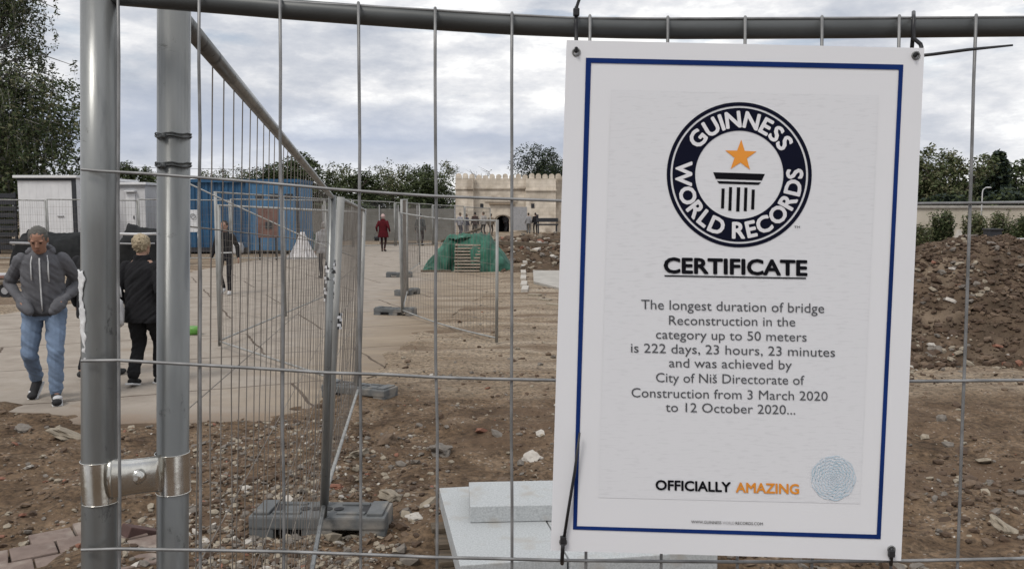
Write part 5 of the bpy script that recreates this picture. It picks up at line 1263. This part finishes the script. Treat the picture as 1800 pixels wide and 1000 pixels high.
row = [('round', 222, 286, 55, 92, 0, 'small round tree seen just right of the first steel post'), ('round', 262, 300, 60, 95, 1, 'low dark tree seen just left of the second steel post'), ('airy', 395, 300, 70, 98, 0, 'pale low tree behind the left half of the blue container'),
       ('sparse', 440, 301, 55, 92, 0, 'thin pale tree behind the middle of the blue container'), ('round', 478, 291, 60, 88, 0, 'leafy tree left of the highest dark tree'), ('round', 533, 274, 92, 90, 1, 'highest broad dark tree behind the slanting fence rail'),
       ('airy', 592, 291, 80, 93, 1, 'broad olive tree right of the slanting fence rail'), ('round', 640, 302, 70, 88, 0, 'low dark tree between the slanting rail and the red coat'), ('sparse', 676, 296, 58, 95, 0, 'thin tree above the red coat'),
       ('airy', 712, 292, 70, 90, 0, 'uneven pale green tree left of the stone gate'), ('round', 752, 296, 66, 86, 1, 'dark tree standing left of the gate by two trees'), ('sparse', 785, 285, 62, 92, 1, 'loose tree touching the left corner of the stone gate'),
       ('bare', 850, 287, 66, 98, 0, 'nearly bare tree behind the gate battlements'), ('dense', 956, 262, 92, 100, 0, 'dense dark tree rising behind the gate tower'), ('dense', 1015, 285, 90, 104, 1, 'dark tree behind the top left of the certificate'),
       ('airy', 1634, 260, 92, 62, 2, 'feathery olive tree nearest the right edge of the certificate'), ('airy', 1684, 268, 84, 60, 3, 'feathery olive tree right of the one at the certificate edge'), ('round', 1722, 293, 70, 66, 2, 'low green tree behind the street lamp'),
       ('conifer', 1750, 269, 66, 60, 0, 'dark conifer right of the street lamp'), ('round', 1795, 283, 84, 64, 3, 'dark round tree at the right edge beside the conifer'), ('round', 1600, 290, 80, 64, 2, 'dark low tree behind the right edge of the certificate'), ('round', 1870, 275, 100, 66, 3, 'broad tree past the right end of the wall')]
for i, (kd, px, yt, w, y, sdd, lb) in enumerate(row): tree(lb, kd, px, yt - 6, w * 1.3, y, 'trees beyond the building site', sdd, None, i * 1.3 if kd != 'birch' else 0)
# ragged undergrowth filling in below the crowns
def hedge(label, x0, x1, y, h, n, seed, mats):
    rnd = random.Random(seed); mb = MB(); mb.w = (5, 4, 1); X0, X1 = xat(x0, y), xat(x1, y)
    for i in range(n):
        s = rnd.random(); x = X0 + (X1 - X0) * s; hh = h * (.75 + .45 * noise.noise(Vector((x * .35, seed, 0)))); z = hh * math.sqrt(rnd.random()); leaf_cluster(mb, (x, y + rnd.uniform(-.9, .9), z), .5, 16, .16, rnd)
    tag(mb.build('hedge', mats), label, 'hedge')
hedge('long dark belt of shrubs below the trees left of the gate', 190, 810, 84, 3.2, 1500, 3, [M['leaf1'], M['leaf2'], M['leaf2']])
rnd = random.Random(31); mb = MB(); mb.w = (5, 4, 1)
for i in range(2600):
    px = rnd.uniform(1010, 1590); x = xat(px, 84); hh = 6.2 * (.8 + .4 * noise.noise(Vector((x * .22, 5, 0))) + .15 * noise.noise(Vector((x * .9, 2, 0)))); leaf_cluster(mb, (x, 84 + rnd.uniform(-2, 2), hh * math.sqrt(rnd.random())), .7, 13, .19, rnd)
tag(mb.build('far_woodland', [M['leaf1'], M['leaf2'], M['leaf3']]), 'far belt of woodland continuing behind the certificate', 'woodland', kind='stuff')
hedge('dark belt of shrubs behind the pale wall on the right', 1560, 1860, 56, 3.6, 1100, 4, [M['needle'], M['leaf1'], M['leaf2']])

# ------------------------------------------------------------------ right side: wall, shrubs, lamp, bits
t = thing('boundary_wall', 'long pale concrete wall with flat coping right of the certificate', 'wall', (xat(1500, 47), 47, 0)); x0, x1 = xat(1240, 47), xat(2150, 47); zt = zat(366, 47)
mb = MB(); mb.bbox(((x0 + x1) / 2, 47, zt / 2), (x1 - x0, .3, zt), None, .01); mb.build('wall_face', mat('pale_wall_render', (.48, .44, .37), (.38, .34, .28), rough=.9, scale=.8, detail=8, bump=.01, bscale=6), t)
mb = MB(); mb.bbox(((x0 + x1) / 2, 46.97, zt + .07), (x1 - x0 + .1, .46, .14), None, .015); mb.build('coping', M['concrete'], t)
def shrub(label, px, yt, yb, w, y, seed, mats=('leaf1', 'leaf2', 'leaf3')):
    rnd = random.Random(seed); x = xat(px, y); h = zat(yt, y); W = w / F * y; t = thing('shrub', label, 'shrub', (x, y, 0), 'shrubs along the pale wall'); tr = MB(); cr = MB(); cr.w = (4, 4, 1.5)
    for k in range(26):
        a = rnd.uniform(0, 6.3); e = Vector((x + math.cos(a) * W * .55 * rnd.random() ** .6, y + math.sin(a) * W * .35, h * rnd.uniform(.35, 1))); tr.tube([(x + math.cos(a) * .1, y, 0), lerp((x, y, 0), e, .5), e], [.03, .018, .006], 5, False)
        for q in range(5): leaf_cluster(cr, lerp((x + math.cos(a) * W * .25, y, .1), e, rnd.uniform(.1, 1.02)), .30, 30, .075, rnd)
    tr.build('stem', M['bark'], t); cr.build('foliage', [M[m] for m in mats], t)
shrub('dark bushy shrub against the wall near the certificate', 1655, 366, 410, 38, 44, 1); shrub('round olive shrub by the lamp post', 1714, 370, 425, 40, 43.5, 2, ('leaf2', 'leaf3', 'leaf3')); shrub('pale thin shrub at the right of the lamp post', 1762, 370, 420, 40, 44, 3, ('leaf2', 'leaf3', 'leaf4')); shrub('dark shrub at the right edge of the wall', 1797, 378, 430, 34, 43, 4); shrub('low olive shrub at the very edge of the certificate', 1618, 396, 425, 34, 43, 5, ('leaf2', 'leaf3', 'leaf4'))
x, y = xat(1724, 45), 45; t = thing('street_lamp', 'thin white street lamp with a curved arm in front of the pale wall', 'street lamp', (x, y, 0)); mb = MB(); z = zat(333, y)
mb.tube([(x, y, 0), (x, y, z - .2), (x + .03, y, z - .02), (x + .16, y, z + .08)], [.035, .028, .024, .02], 8); mb.build('pole', M['offwhite'], t); mb = MB(); mb.ell((x + .3, y, z + .09), (.17, .08, .04)); mb.build('lamp_head', M['offwhite'], t)
y = 22; t = None
mb = MB(); c = P(1685, 424, 15.2); mb.loft([[(c.x + r * math.cos(2 * math.pi * k / 6 + .3), c.y + r * .6 * math.sin(2 * math.pi * k / 6), c.z + z) for k in range(6)] for z, r in ((-.15, .13), (.05, .09), (.2, .03))], False); tag(mb.build('pointed_stone', M['st_e']), 'white pointed stone standing on top of the soil heap', 'rock')
y = 26; t = thing('waste_skip', 'low white skip at the right edge behind the soil heap', 'skip', (xat(1790, y), y, 0)); mb = MB(); zt = zat(421, y); x0, x1 = xat(1768, y), xat(1850, y)
mb.prism([(x0 + .12, .1), (x1 - .12, .1), (x1, zt), (x0, zt)], y, y + 1.2); mb.build('body', M['offwhite'], t); mb = MB(); mb.bbox(((x0 + x1) / 2, y - .02, zt), (x1 - x0 + .1, .08, .08), None, .01); mb.build('rim', M['white'], t)
y = 33; t = thing('waste_bin', 'dark waste bin behind the soil heap right of the street lamp', 'bin', (xat(1750, y), y, 0)); mb = MB(); zt = zat(405, y); x0, x1 = xat(1741, y), xat(1762, y)
mb.prism([(x0 + .03, .08), (x1 - .03, .08), (x1, zt), (x0, zt)], y, y + .5); mb.build('body', M['dark'], t); mb = MB(); mb.bbox(((x0 + x1) / 2, y + .25, zt + .03), (x1 - x0 + .06, .6, .07), None, .015); mb.build('lid', M['black_plastic'], t)
for i, (px, py, yy) in enumerate(()): pass
# thin overhead cable
mb = MB(); mb.tube([Vector((-40, 80, zat(291, 80))), Vector((-32, 80, zat(296, 80))), Vector((-22, 80, zat(299, 80)))], .02, 5, False); tag(mb.build('overhead_cable', M['dark']), 'thin overhead cable crossing the sky between the steel posts', 'cable')
